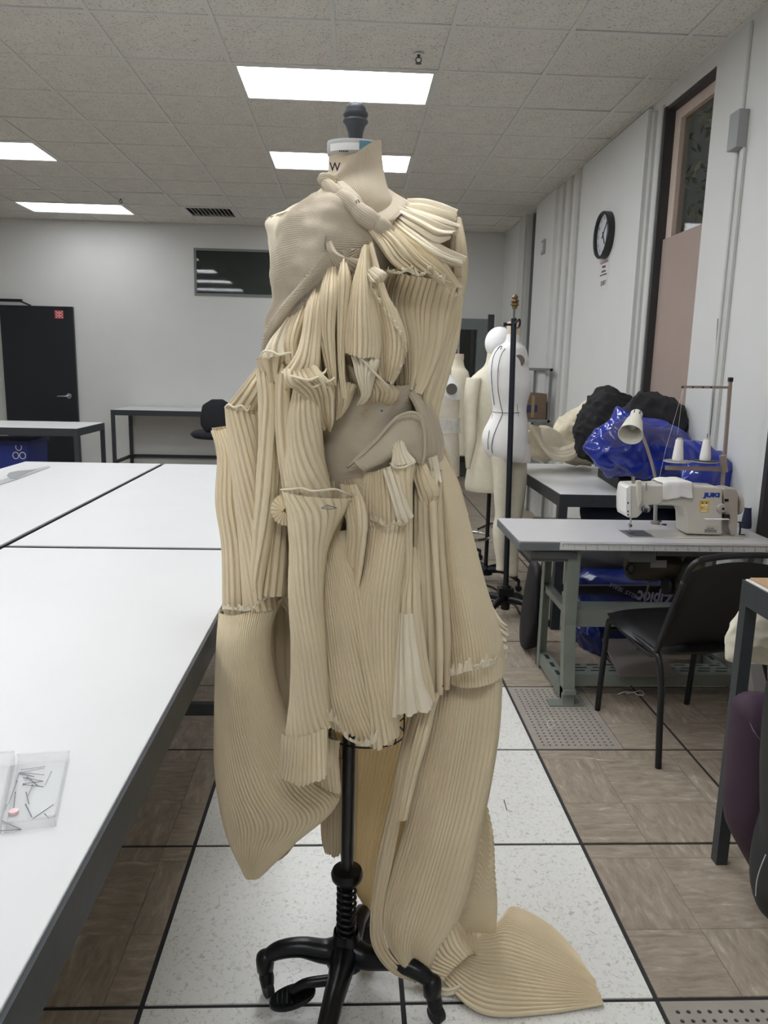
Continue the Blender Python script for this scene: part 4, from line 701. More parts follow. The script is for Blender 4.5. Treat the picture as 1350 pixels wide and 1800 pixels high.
frill('flare_hem', [(782, 1188, -.10), (800, 1187, -.14), (822, 1180, -.155), (845, 1176, -.145), (866, 1168, -.10), (884, 1160, -.02)], 14, .006, seed=9, k=.012)
P_('side_ruffle', [(845, 1040, 850, 1062, .0, .0), (862, 1066, 850, 1100, .0, .015), (878, 1085, 862, 1130, .0, .02), (893, 1098, 884, 1150, .01, .01)], 7, .005, m=CLC, famp=.006, fold=1.5, hem=.005, spp=10)
# ---- lower left panel and linings
P_('lower_left_panel', [(390, 1074, 496, 1046, -.02, .06), (387, 1110, 478, 1100, -.03, .08), (385, 1160, 480, 1165, -.03, .09), (383, 1250, 504, 1250, -.02, .10), (384, 1340, 560, 1345, -.01, .11), (392, 1410, 596, 1390, .0, .11), (404, 1466, 530, 1452, .0, .09), (428, 1526, 462, 1522, .0, .05)], 42, .0024, slant=-10, famp=.004, fold=1.4, spp=8, hem=.0015, wrap=1.1, label='long lower left panel of fine diagonal pleats')
frill('torn_edge', [(390, 1070, -.03), (410, 1072, -.075), (436, 1074, -.095), (456, 1062, -.10), (472, 1050, -.09), (498, 1044, -.05)], 7, .004, seed=11)
P_('inner_lining', [(440, 1030, 560, 1040, .09, .0), (440, 1200, 570, 1200, .09, .0), (470, 1330, 600, 1330, .09, .0), (520, 1360, 604, 1395, .09, .0)], 12, .002, m=CLD)
P_('left_back_layer', [(400, 1300, 590, 1300, .06, .0), (420, 1420, 580, 1400, .08, .02), (432, 1490, 540, 1450, .08, .02), (430, 1524, 500, 1505, .08, .01)], 16, .003, m=CLD, hem=.004)
P_('small_tail', [(540, 1270, 596, 1300, -.06, .02), (548, 1330, 594, 1335, -.06, .03), (556, 1370, 598, 1392, -.06, .02)], 8, .002, m=CLA)
P_('left_back_layer', [(552, 1330, 604, 1330, .07, .02), (562, 1400, 602, 1400, .07, .02), (566, 1470, 600, 1475, .07, .02), (572, 1498, 596, 1503, .07, .01)], 9, .0025, hem=.003, m=CLD)
P_('left_back_layer', [(520, 1390, 575, 1385, .10, .01), (540, 1430, 576, 1440, .10, .01)], 6, .002, hem=.006, m=CLD)
# ---- inside of the skirt seen beside the pole
P_('inner_back_panel', [(560, 1180, 760, 1180, .16, -.02), (590, 1300, 745, 1300, .16, -.03), (598, 1400, 722, 1400, .15, -.03), (600, 1500, 700, 1500, .14, -.03), (622, 1560, 682, 1560, .13, -.02), (645, 1600, 668, 1602, .12, .0)], 30, .002, slant=8, m=cloth('backlit_inner_muslin', (226, 204, 158), .8, .3), spp=7, label='inner back panel beside the pole, coloured as if lit from behind')  # yellow of light coming through from behind is put into the cloth colour
P_('inner_strip', [(590, 1290, 628, 1290, .12, .01), (596, 1400, 628, 1400, .12, .01), (600, 1550, 622, 1550, .12, .01)], 3, .002, m=CLD)
# ---- right tail falling to the floor
P_('tail', [(764, 1150, 880, 1130, .0, .05, .03), (756, 1220, 884, 1190, -.02, .07, .02), (742, 1290, 880, 1280, -.03, .08, .02), (722, 1380, 864, 1380, -.03, .09, .02), (702, 1460, 846, 1460, -.03, .09, .02), (680, 1540, 832, 1530, -.04, .08, .02), (670, 1600, 808, 1600, -.05, .07, .0), (684, 1660, 775, 1650, -.05, .04, -.02), (724, 1716, 752, 1712, -.05, .01, -.04)], 36, .003, famp=.008, fold=2.4, spp=8, slant=2.5, wrap=1.1, label='heavy pleated tail hanging on the right')
P_('tail_edge', [(716, 1262, 764, 1226, -.05, .01), (700, 1330, 732, 1320, -.06, .012), (688, 1400, 712, 1400, -.065, .014), (664, 1500, 692, 1500, -.07, .016), (652, 1600, 672, 1600, -.07, .012), (656, 1660, 676, 1655, -.07, .01), (692, 1708, 702, 1695, -.07, .005), (742, 1727, 748, 1716, -.06, .0)], 4, .002, m=CLD, famp=.003, fold=1, spp=10)
P_('tail_seam_fold', [(745, 1232, 770, 1218, -.13, .01), (730, 1290, 752, 1290, -.14, .012), (712, 1370, 730, 1370, -.145, .012), (700, 1440, 714, 1440, -.14, .006)], 4, .0025, m=CLA, spp=12)
P_('back_leaf', [(846, 1395, 850, 1392, .12, .0), (828, 1470, 866, 1465, .12, .01), (812, 1540, 870, 1530, .12, .02), (800, 1600, 874, 1590, .12, .02), (820, 1640, 872, 1640, .11, .0)], 0, ribs=26, ramp=.0018, slant=-3, m=CLA, nv=150)
# ---- train spread on the floor
P_('train', [(868, 1646, 775, 1722, .030, .03, .02), (884, 1612, 822, 1768, .020, .035, .012), (905, 1592, 872, 1786, .012, .03, .010), (960, 1618, 960, 1781, .010, .012, .008), (1008, 1664, 1030, 1771, .008, .006, .008), (1040, 1712, 1062, 1767, .008, .002, .008)], 30, .003, m=CLA, floorz=.004, famp=.003, fold=1.5, hem=.002, spp=8, wrap=0, label='pleated train lying on the floor')
P_('train', [(862, 1600, 700, 1700, .06, .03, .03), (868, 1648, 722, 1722, .04, .03, .02), (860, 1680, 770, 1735, .03, .03, .02)], 22, .002, m=CLA, floorz=.004, famp=.006, fold=1.5, wrap=0)
P_('train_fold', [(760, 1728, 745, 1726, .02, .0, .02), (800, 1738, 782, 1752, .025, .008, .012), (845, 1700, 838, 1730, .03, .008, .02)], 3, .002, m=CLC, floorz=.004, wrap=0)
# dressmaking pins and a fastening
for i, (x, y, d, c, nm) in enumerate(((641, 721, -.145, 'pin_yellow', 'yellow'), (496, 899, -.195, 'pin_yellow', 'yellow'), (589, 320, -.08, 'pin_yellow', 'yellow'), (503, 685, -.15, 'pin_yellow', 'yellow'), (671, 722, -.14, 'pin_blue', 'blue'), (779, 1206, -.17, 'pin_red', 'red'))):
    mm = mat(c, {'pin_yellow': (206, 180, 70), 'pin_blue': (90, 120, 150), 'pin_red': (176, 48, 40)}[c], .3); q = atY(x, y, Y0+d)
    build(MB().lathe([(.0025*math.sin(a), -.0025*math.cos(a)) for a in np.linspace(.1, PI-.1, 8)], tuple(q), 10), 'pin_head', mm, dress, smooth=True, label=nm+' pin head')
build(MB().tube([atY(627, 357, Y0-.128), atY(625, 353, Y0-.13), atY(629, 351, Y0-.13), atY(632, 356, Y0-.128)], .0012, 6), 'safety_pin', PN, dress)
build(MB().tube([atY(573, 415, Y0-.14), atY(571, 428, Y0-.148), atY(572, 438, Y0-.142)], .0010, 6), 'safety_pin', PN, dress)
build(MB().tube([atY(565, 893, Y0-.206), atY(575, 888, Y0-.208), atY(592, 893, Y0-.204), atY(580, 895, Y0-.206), atY(565, 893, Y0-.206)], .0009, 6), 'safety_pin', PN, dress)

# ============================================================= BACKGROUND MANNEQUINS
FW1 = mat('white_form_jersey', (238, 236, 232), .8, var=.02, scale=20); CR = mat('cream_form_linen', (222, 215, 194), .85, var=.04, scale=30); SEAM = mat('black_tape_line', (26, 26, 28), .6); ARMD = mat('arm_plate_taupe', (112, 102, 90), .6, var=.08)
BRASS = mat('old_brass', (120, 100, 66), .4, .6, var=.2, scale=60)
def finial(x, Y, ytop, ybot, w, par, m=BRASS):
    hh = lambda f: atY(x, ybot+(ytop-ybot)*f, Y)[2]; X = atY(x, ybot, Y)[0]; rr = w*Y/FPX/2
    build(MB().lathe([(rr*.6, hh(0)), (rr*.6, hh(.15)), (rr, hh(.25)), (rr, hh(.35)), (rr*.7, hh(.4)), (rr, hh(.5)), (rr*.95, hh(.6)), (rr*.6, hh(.66)), (rr*.8, hh(.8)), (rr*.4, hh(.95)), (.001, hh(1))], (X, Y, 0), 20), 'finial', m, par, smooth='auto')
def stand(x, Y, ztop, par, arms=4, r0=.27, rp=.014):
    build(MB().tube([(x, Y, .07), (x, Y, ztop)], rp, 14), 'pole', BLACK, par, smooth='auto')
    build(MB().lathe([(.05, .07), (.045, .1), (.02, .13)], (x, Y, 0), 16), 'hub', IRON, par, smooth='auto')
    for q in range(arms):
        an = .5+q*2*PI/arms; ex, ey = x+r0*math.cos(an), Y+r0*math.sin(an); build(MB().tube([(x, Y, .1), ((x+ex)/2, (Y+ey)/2, .115), (ex, ey, .075)], [.026, .018, .012], 8, smooth=3), 'leg', IRON, par, smooth=True)
        build(MB().lathe([(.022, -.012), (.022, .012)], (ex, ey, .022), 14, 'y').tube([(ex, ey, .03), (ex, ey, .08)], .01), 'caster', RUBBER, par)
def line3(pts, Y, fy, r=.0022):  # tape line lying on the front of a form: pixel points, fy gives depth
    return MB().tube([atY(x, y, Y-d) for (x, y, d) in pts], r, 6, smooth=5)
# M1: white half-scale body with legs hanging from a black pole stand
Y1 = 4.75; X1 = atY(890, 700, Y1)[0]; t = thing('leg_form', 'white dress form with legs and black tape lines hanging on a black pole stand', 'mannequin', (X1, Y1, 0))
prof = [(893, 912, 572, 1), (891, 914, 590, 1), (886, 916, 603, 1.0), (872, 924, 612, 1.0), (862, 928, 630, 1.0), (857, 929, 648, 1.0), (857, 935, 665, .9), (860, 935, 680, .9), (863, 930, 695, .9), (865, 926, 710, .85), (866, 925, 724, .85), (859, 927, 740, .8), (850, 928, 758, .8), (847, 928, 775, .8), (851, 928, 792, .8), (858, 928, 802, .8), (866, 926, 810, .75)]
tor = build(loft(prof, Y1, nv=60, seg=32), 'torso', FW1, t, smooth=True)
build(loft([(893, 913, 566, 1), (892, 914, 575, 1), (892, 914, 588, 1)], Y1, off=.003, nv=6), 'neck_band', mat('beige_band', (214, 196, 178), .7), t, smooth='auto')
build(loft([(862, 896, 800, .9), (866, 897, 830, .9), (868, 896, 870, .9), (870, 892, 905, .9), (866, 893, 930, .9), (868, 890, 960, .9), (872, 887, 985, .9), (872, 888, 1002, .9)], Y1-.03, nv=40), 'leg', CR, t, smooth=True)
build(loft([(884, 926, 800, .8), (886, 926, 840, .8), (890, 922, 880, .8), (890, 916, 920, .8), (892, 912, 960, .8), (893, 910, 1012, .8)], Y1+.06, nv=40), 'leg', CR, t, smooth=True)
build(loft([(893, 929, 778, .75), (893, 930, 800, .75), (894, 929, 812, .75)], Y1-.01, off=.012, nv=8, caps=False), 'muslin_cover', mat('muslin_pinkish', (226, 214, 206), .8), t, smooth=True)
ap = atY(912, 634, Y1-.105); build(MB().lathe([(.001, -.006), (.034, -.006), (.036, 0), (.001, .004)], (0, 0, 0), 24, 'y'), 'arm_plate', ARMD, t, local=True).location = np.array(ap)-ORG[t.name]
for pts in ([(879, 608), (868, 625), (864, 650), (865, 680), (869, 712)], [(893, 607), (882, 622), (876, 645), (875, 680), (880, 712), (883, 727), (876, 745), (868, 765), (864, 785), (866, 797)], [(875, 612), (882, 608), (880, 614)], [(909, 677), (909, 712), (912, 740), (914, 770), (913, 796), (918, 804), (926, 803)], [(909, 678), (912, 679), (914, 682)], [(866, 728), (862, 748), (858, 772), (858, 790)]):
    cxx = 893; q = []
    for (x, y) in pts:
        pr0 = min(range(len(prof)), key=lambda i: abs(prof[i][2]-y)); L_, R_, _, kk = prof[pr0]; s = (x-(L_+R_)/2)/((R_-L_)/2); hw = (R_-L_)/2*Y1/FPX; q.append((x, y, hw*kk*math.sqrt(max(.02, 1-s*s))+.004))
    build(line3(q, Y1, 0), 'tape_line', SEAM, t)
for y, l, r_ in ((724, 865, 926), (744, 866, 927)):
    q = []
    for x in np.linspace(l+1, r_-1, 9):
        s = (x-(l+r_)/2)/((r_-l)/2); q.append((x, y+2.0*(1-s*s), (r_-l)/2*Y1/FPX*.84*math.sqrt(max(.02, 1-s*s))+.004))
    build(line3(q, Y1, 0), 'tape_line', SEAM, t)
# pole stand holding it
Y2 = 4.55; pt_, pb_ = atY(904, 540, Y2), atZ(888, 1068, .06); t = thing('pole_stand', 'tall black pole stand with brass finial in front of the white leg form', 'stand', (pb_[0], pb_[1], 0))
build(MB().tube([atY(903.5, 560, Y2), pb_], .0165, 14), 'pole', mat('pole_blue_black', (34, 38, 46), .3, .4), t, smooth='auto'); build(MB().tube([atY(904, 540, Y2), atY(903.5, 562, Y2)], .007, 12), 'inner_rod', mat('steel_rod', (120, 118, 112), .3, .8), t, smooth='auto')
finial(904.5, Y2, 517, 543, 14, t); a = atY(902, 571, Y2); build(MB().tube([a, a+[-.05, -.01, .0]], .007).lathe([(.012, -.008), (.012, .008)], tuple(a+[-.05, -.01, 0]), 10, 'x'), 'clamp_screw', BLACK, t)
build(MB().tube([a+[0, -.02, .0], a+[.03, -.025, .03], a+[.035, 0, -.01], a+[.03, .15, -.02]], .006, 8, smooth=4), 'hook_arm', BLACK, t, smooth=True)
for q in range(4):
    an = .9+q*PI/2; e = (pb_[0]+.27*math.cos(an), pb_[1]+.27*math.sin(an), .05); build(MB().tube([(pb_[0], pb_[1], .12), ((pb_[0]+e[0])/2, (pb_[1]+e[1])/2, .11), e], [.03, .02, .014], 8, smooth=3), 'leg', IRON, t, smooth=True); build(MB().lathe([(.024, -.012), (.024, .012)], (e[0], e[1], .024), 14, 'y'), 'caster', RUBBER, t)
build(MB().box(pb_[0]-.05, pb_[0]+.04, pb_[1]-.04, pb_[1]+.03, .14, .19).tube([(pb_[0], pb_[1], .05), (pb_[0], pb_[1], .2)], .028), 'foot_clamp', IRON, t, bevel=.004)
# M2: cream mannequin with head and arm, seen from behind
Y3 = 5.15; X3 = atY(860, 760, Y3)[0]; t = thing('mannequin', 'cream body form with one arm and a smooth white head, behind the leg form', 'mannequin', (X3, Y3, 0))
build(loft([(858, 896, 606, .8), (853, 898, 640, .7), (838, 905, 655, .55), (826, 915, 668, .5), (820, 920, 690, .55), (822, 918, 720, .6), (830, 910, 750, .62), (833, 905, 775, .64), (827, 912, 800, .66), (820, 918, 830, .68), (817, 921, 852, .7), (818, 920, 862, .7)], Y3, nv=60, seg=36), 'torso', CR, t, smooth=True)
hp = atY(877, 603, Y3); build(MB().lathe([(.001+.092*math.sin(a), -.105*math.cos(a)) for a in np.linspace(.02, PI-.02, 18)], (hp[0], Y3-.0, hp[2]), 28), 'head', mat('white_foam_head', (242, 242, 240), .7), t, smooth=True)
build(loft([(820, 846, 664, .9, -.02), (816, 842, 690, .9, -.04), (815, 838, 730, .9, -.05), (816, 838, 770, .9, -.06), (817, 832, 800, .9, -.06), (819, 826, 824, .9, -.06)], Y3-.06, nv=36), 'arm', CR, t, smooth=True)
stand(X3+.02, Y3, atY(860, 850, Y3)[2], t, 5)
build(MB().tube([(X3-.1+.14*math.cos(a), Y3+.05+.14*math.sin(a), .33+.0*a) for a in np.linspace(0, 2*PI, 25)], .011, 8, False), 'foot_ring', mat('chrome', (190, 192, 196), .15, 1.), t, smooth=True)
# M3, M4
Y4 = 5.0; t = thing('mannequin', 'small cream dress form with white shoulder cap and clear wrap at its waist', 'mannequin', (atY(775, 750, Y4)[0], Y4, 0)); X4 = atY(770, 800, Y4)[0]
build(loft([(765, 792, 652, .9), (762, 796, 664, .8), (752, 806, 676, .7), (744, 808, 695, .7), (744, 808, 712, .7), (748, 807, 730, .75), (752, 806, 752, .75), (748, 807, 775, .72), (742, 808, 800, .7), (738, 808, 825, .7), (738, 808, 836, .7)], Y4, nv=50, seg=32), 'torso', mat('form_beige', (204, 196, 178), .85, var=.04), t, smooth=True)
build(loft([(764, 793, 641, .9), (764, 793, 654, .9)], Y4, off=.002, nv=4), 'neck_band', mat('beige_band', (214, 196, 178), .7), t, smooth='auto')
build(loft([(768, 791, 658, .9), (760, 800, 668, .8), (753, 807, 680, .75), (757, 808, 692, .75), (775, 808, 702, .9)], Y4-.012, nv=20, off=.006, caps=False), 'shoulder_cap', FW1, t, smooth=True, label='white padded shoulder cap')
ap = atY(794, 684, Y4-.10); build(MB().lathe([(.001, -.006), (.034, -.006), (.036, 0), (.001, .004)], (0, 0, 0), 24, 'y'), 'arm_plate', mat('arm_plate_dark', (84, 82, 74), .6), t, local=True).location = np.array(ap)-ORG[t.name]
wrp = build(loft([(750, 808, 735, .75), (750, 808, 742, .75), (751, 808, 750, .75), (749, 808, 760, .75)], Y4, off=.006, nv=14, caps=False), 'plastic_wrap', mat('clear_wrap', (226, 228, 226), .15, alpha=.4, var=.1, scale=40, bump=1, bscale=60), t, smooth=True)
finial(784, Y4, 625, 643, 11, t); stand(X4+.02, Y4, atY(775, 836, Y4)[2]+.02, t)
Y5 = 5.7; t = thing('mannequin', 'cream dress form farthest back, in front of the grey door frame', 'mannequin', (atY(805, 750, Y5)[0], Y5, 0)); X5 = atY(802, 800, Y5)[0]
build(loft([(790, 814, 630, .9), (788, 817, 645, .8), (780, 824, 655, .7), (776, 826, 675, .7), (777, 824, 710, .7), (782, 820, 740, .75), (778, 824, 780, .7), (776, 826, 800, .7)], Y5, nv=40), 'torso', CR, t, smooth=True)
build(loft([(790, 815, 622, .9), (790, 815, 632, .9)], Y5, off=.002, nv=4), 'neck_band', mat('beige_band', (214, 196, 178), .7), t); finial(799, Y5, 608, 624, 11, t); stand(X5, Y5, atY(800, 800, Y5)[2]+.02, t)
# ============================================================= SEWING TABLE
GP = mat('sage_grey_enamel', (128, 134, 126), .45, .2, var=.06, scale=12); GPD = mat('grey_table_edge', (104, 108, 110), .5); zs = .75
t = thing('sewing_table', 'grey laminate industrial sewing table on sage grey K shaped legs', 'table', (1.3, 3.45, 0))
tp = build(MB().prism([(.735, 3.215, zs-.004), (.745, 3.20, zs-.004), (1.90, 3.20, zs-.004), (1.90, 3.71, zs-.004), (.745, 3.71, zs-.004), (.735, 3.70, zs-.004)], (0, 0, .004)), 'tabletop', mat('grey_white_laminate', (200, 198, 198), .3, var=.02), t)
build(MB().box(.733, 1.902, 3.198, 3.712, zs-.042, zs-.0045), 'table_edge', GPD, t, bevel=.004)
# ruler strip fixed to front edge
rx0 = atY(985, 960, 3.19)[0]; ru = build(MB().prism([(rx0, 3.188, zs-.002), (rx0, 3.196, zs-.036), (1.96, 3.196, zs-.036), (1.96, 3.188, zs-.002)], (0, .004, 0)), 'ruler_strip', mat('aluminium_ruler', (226, 227, 226), .4), t)
tk = MB()
for i in range(190):
    x = rx0+.01+i*.005; hh_ = .014 if i % 10 == 0 else (.010 if i % 5 == 0 else .006); tk.box(x, x+.0009, 3.1868, 3.188, zs-.006-hh_, zs-.005)
build(tk, 'ruler_marks', CK, ru, kind='stuff')
for i in range(1, 19): text(str(i), 'ruler_numeral', CK, .010, frame((rx0+.01+i*.05+.004, 3.187+.003, zs-.028), (1, 0, 0), (0, 0, 1)), t)
def kleg(x, w=.055):
    a = MB(); z1 = zs-.042; Yf, Yr = 3.265, 3.67
    a.prism([(x, Yf+.02, z1), (x, Yf+.02, .36), (x, Yf-.06+.02, .0), (x, Yf-.11+.02, .0), (x, Yf-.03, .36), (x, Yf-.03, z1)], (w, 0, 0))
    build(a, 'leg', GP, t, bevel=.002)
    build(MB().box(x-.005, x+w*.8, Yr-.012, Yr, .0, z1).box(x-.005, x, Yr-.06, Yr, 0, z1), 'leg', GP, t)
    build(MB().box(x+.006, x+w-.01, Yf+.0, Yr-.012, .40, .43), 'shelf_bracket', GP, t)
    build(MB().box(x, x+w, Yf-.10, Yr, .055, .075).box(x, x+.004, Yf-.06, Yr, .02, .055), 'foot_rail', GP, t)
    build(MB().box(x-.06, x+w+.04, Yf-.1, Yf-.03, .0, .006), 'foot_plate', GP, t)
    for yy in (3.35, 3.45, 3.55): build(MB().box(x+.018, x+.036, yy, yy+.05, .0752, .0765), 'slot', RUBBER, t)
kleg(.965); kleg(1.80)
build(MB().box(.80, 1.0, 3.24, 3.62, zs-.10, zs-.043).box(.80, 1.0, 3.225, 3.24, zs-.085, zs-.05), 'drawer', mat('drawer_grey', (84, 87, 88), .5), t, bevel=.003)
for x in (.82, .985): build(MB().lathe([(.004, 3.218), (.004, 3.225)], (x, 0, zs-.065), 10, 'y'), 'screw', mat('steel_rod', (120, 118, 112), .3, .8), t)
build(MB().box(1.02, 1.80, 3.27, 3.285, .34, .42).box(1.02, 1.8, 3.285, 3.4, .405, .42), 'cross_beam', GP, t)
cb_ = MB().box(1.02, 1.80, 3.30, 3.42, .085, .105).box(1.02, 1.80, 3.285, 3.30, .05, .105); cbo = build(cb_, 'treadle_rail', GP, t)
for i in range(9):
    x = 1.05+i*.085
    for yy in (3.325, 3.36, 3.395): build(MB().box(x+(.02 if yy == 3.36 else 0), x+.055+(.02 if yy == 3.36 else 0), yy, yy+.010, .1052, .1062), 'slot', RUBBER, cbo)
tr_ = build(MB().prism([(1.235, 3.235, .11), (1.50, 3.235, .11), (1.50, 3.50, .19), (1.235, 3.50, .19)], (0, 0, .012)), 'treadle', mat('treadle_taupe', (112, 106, 100), .5), t, bevel=.003)
pr1 = atY(1142, 1020, 3.42); build(MB().tube([pr1, (pr1[0]-.02, 3.42, .38), (pr1[0]-.03, 3.42, .17)], .005).lathe([(.012, -.012), (.012, .012)], tuple(pr1), 10, 'x'), 'pitman_rod', mat('steel_rod', (120, 118, 112), .3, .8), t)
# oil pan and motor under the top
MOT = mat('motor_bronze', (76, 70, 58), .4, .4); build(MB().box(1.24, 1.36, 3.24, 3.42, zs-.10, zs-.045).box(1.36, 1.70, 3.24, 3.42, zs-.07, zs-.045), 'oil_pan', mat('pan_grey', (96, 98, 98), .5, .3), t, bevel=.004)
mo = build(MB().lathe([(.05, 1.30), (.065, 1.31), (.07, 1.33), (.07, 1.52), (.055, 1.54)], (0, 3.42, zs-.16), 24, 'x'), 'motor', MOT, t, smooth='auto'); build(MB().box(1.38, 1.455, 3.346, 3.35, zs-.15, zs-.115), 'rating_plate', mat('plate_silver', (150, 152, 150), .4, .6), mo)
build(MB().tube([(1.28+.02*math.cos(a*2), 3.33, zs-.12-.01*a+.02*math.sin(a*3)) for a in np.linspace(0, 5, 22)], .006, 7), 'cable', RUBBER, t, smooth=True)
build(MB().prism([(1.50, 3.30, zs-.235), (1.64, 3.30, zs-.25), (1.66, 3.30, zs-.13), (1.62, 3.30, zs-.10), (1.56, 3.30, zs-.105)], (0, .09, 0)), 'belt_cover', mat('cover_bronze', (112, 106, 88), .4, .3), t, bevel=.006)
build(MB().tube([(1.505, 3.293, zs-.225), (1.635, 3.293, zs-.24), (1.655, 3.293, zs-.13), (1.62, 3.293, zs-.105), (1.565, 3.293, zs-.11), (1.505, 3.293, zs-.225)], .004, 6), 'cover_rim', mat('steel_rod', (120, 118, 112), .3, .8), t)
build(MB().box(1.60, 1.63, 3.27, 3.29, zs-.14, zs-.05), 'motor_bracket', mat('plate_silver', (150, 152, 150), .4, .6), t); build(MB().lathe([(.045, 1.46), (.045, 1.475), (.02, 1.478), (.02, 1.49), (.045, 1.492), (.045, 1.50)], (0, 3.36, zs-.235), 24, 'x'), 'pulley', RUBBER, t, smooth='auto')
build(MB().box(1.84, 1.88, 3.205, 3.23, zs-.10, zs-.06), 'switch_box', mat('pale_plate', (196, 198, 196), .4), t)
# ============================================================= SEWING MACHINE (front face at Y 3.33)
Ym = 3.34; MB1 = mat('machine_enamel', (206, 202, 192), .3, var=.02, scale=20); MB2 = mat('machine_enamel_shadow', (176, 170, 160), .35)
t = thing('sewing_machine', 'beige and white industrial sewing machine with blue JUKI lettering on the grey sewing table', 'sewing machine', (1.53, 3.4, zs))
P = lambda pts, Y=Ym: [atY(x, y, Y) for x, y in pts][::-1]
def pz(pts, name, m, Y=Ym, d=.1, par=None, bevel=.004, **k): return build(MB().prism([Vector(p) for p in P(pts, Y)], (0, d, 0)), name, m, par or t, bevel=bevel, **k)
pz([(1130, 854), (1165, 851), (1215, 853), (1262, 856), (1269, 859), (1271, 866), (1270, 941), (1206, 939), (1205, 905), (1202, 896), (1196, 891), (1180, 889), (1150, 888), (1140, 889), (1128, 893)], 'arm', MB1, Ym, .12, bevel=.010)
pz([(1103, 858), (1106, 853), (1132, 852), (1150, 853), (1166, 853), (1168, 862), (1165, 882), (1160, 887), (1142, 888), (1134, 893), (1128, 903), (1121, 910), (1110, 911), (1102, 909), (1100, 900), (1100, 875)], 'head', MB1, Ym-.012, .13, bevel=.006)
pz([(1101, 858), (1105, 855), (1109, 856), (1109, 908), (1103, 909), (1100, 902)], 'face_plate', mat('white_enamel', (232, 232, 230), .25), Ym-.02, .1, bevel=.003)
for y in (884, 899, 905): p = atY(1104, y, Ym-.021); build(MB().box(p[0]-.003, p[0]+.003, p[1]-.001, p[1], p[2]-.004, p[2]+.004), 'slot', RUBBER, t)
pz([(1112, 838), (1117, 838), (1117, 852), (1112, 852)], 'pressure_screw', mat('chrome', (190, 192, 196), .15, 1.), Ym+.02, .02, bevel=.003); pz([(1120, 845), (1128, 845), (1129, 880), (1123, 893), (1121, 870)], 'lever_guard', MB1, Ym-.03, .02, bevel=.003)
build(MB().tube([atY(1136, 862, Ym-.02), atY(1136, 849, Ym-.02)], .003), 'thread_post', mat('chrome', (190, 192, 196), .15, 1.), t)
p = atY(1133, 893, Ym-.012); build(MB().lathe([(.018, p[1]-.002), (.018, p[1]-.006), (.006, p[1]-.008), (.006, p[1]-.016), (.016, p[1]-.018), (.016, p[1]-.03), (.004, p[1]-.032)][::-1], (p[0], 0, p[2]), 20, 'y'), 'tension_dial', mat('chrome', (190, 192, 196), .15, 1.), t, smooth='auto')
build(MB().tube([atY(1109, 908, Ym+.03), atY(1108, 922, Ym+.03)], .0045).tube([atY(1107, 920, Ym+.03), atY(1107, 935, Ym+.03)], .002).box(*(lambda q: (q[0]-.006, q[0]+.006, q[1]-.012, q[1]+.012, q[2], q[2]+.012))(atY(1107, 926, Ym+.03))), 'needle_bar', mat('chrome', (190, 192, 196), .15, 1.), t)
p = atY(1107, 935, Ym+.03); build(MB().box(p[0]-.012, p[0]+.018, p[1]-.02, p[1]+.012, zs+.003, zs+.007), 'presser_foot', mat('steel_rod', (120, 118, 112), .3, .8), t)
build(MB().box(1.26, 1.775, 3.29, 3.48, zs+.0005, zs+.003), 'bed_plate', MB1, t, bevel=.001); build(MB().box(1.255, 1.37, 3.30, 3.44, zs+.003, zs+.0045), 'needle_plate', mat('steel_rod2', (150, 150, 150), .35, .7), t)
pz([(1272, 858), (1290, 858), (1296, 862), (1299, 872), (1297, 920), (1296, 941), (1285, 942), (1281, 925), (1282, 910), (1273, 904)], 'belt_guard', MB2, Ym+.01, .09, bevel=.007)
build(MB().lathe([(.03, 0), (.044, .003), (.048, .008), (.048, .016), (.040, .02)], (0, 0, 0), 32, 'x'), 'handwheel', mat('handwheel_grey', (176, 166, 156), .35), t, local=True, smooth='auto').location = np.array(atY(1293, 886, Ym+.055))-ORG[t.name]
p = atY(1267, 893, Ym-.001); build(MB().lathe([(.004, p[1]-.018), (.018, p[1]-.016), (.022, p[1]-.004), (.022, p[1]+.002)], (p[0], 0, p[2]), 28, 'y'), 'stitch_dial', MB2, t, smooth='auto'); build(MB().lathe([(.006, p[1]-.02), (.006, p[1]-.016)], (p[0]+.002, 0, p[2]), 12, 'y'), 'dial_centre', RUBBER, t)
pz([(1274, 877), (1281, 877), (1281, 882), (1274, 882)], 'guard_slot', RUBBER, Ym+.008, .004, bevel=.001); pz([(1273, 905), (1283, 905), (1283, 914), (1273, 914)], 'lever_gap', RUBBER, Ym-.002, .02, bevel=0)
pz([(1239, 912), (1282, 912), (1283, 914), (1240, 914.5)], 'reverse_lever', mat('white_enamel', (232, 232, 230), .25), Ym-.04, .012, bevel=.002)
BLUE = mat('print_blue', (28, 66, 158), .4); a, b = atY(1233, 872, Ym), atY(1268, 872, Ym); text('JUKI', 'lettering', BLUE, .0255, frame((atY(1251.5, 870.5, Ym)+[0, -.0012, 0]), (1, 0, 0), (0, 0, 1)), t, bold=.0019, sx=1.5)
stk = pz([(1230, 880), (1247, 880), (1245, 901), (1230, 901)], 'warning_sticker', mat('sticker_yellow', (226, 186, 72), .5), Ym-.0008, .0006, bevel=0)
wm = MB()
for (x0, y0, x1, y1) in ((1232, 886, 1245, 890), (1232, 894, 1243, 895), (1239, 891, 1244, 893), (1232, 897, 1243, 899.5)): q0, q1 = atY(x0, y1, Ym-.0014), atY(x1, y0, Ym-.0014); wm.box(q0[0], q1[0], q0[1], q0[1]+.0004, q0[2], q1[2])
build(wm, 'sticker_print', mat('sticker_cream', (240, 228, 200), .5), stk); q = MB()
for x in (1235, 1242): c = atY(x, 883.5, Ym-.0014); q.prism([c+[-.005, 0, -.004], c+[.005, 0, -.004], c+[0, 0, .005]], (0, .0004, 0))
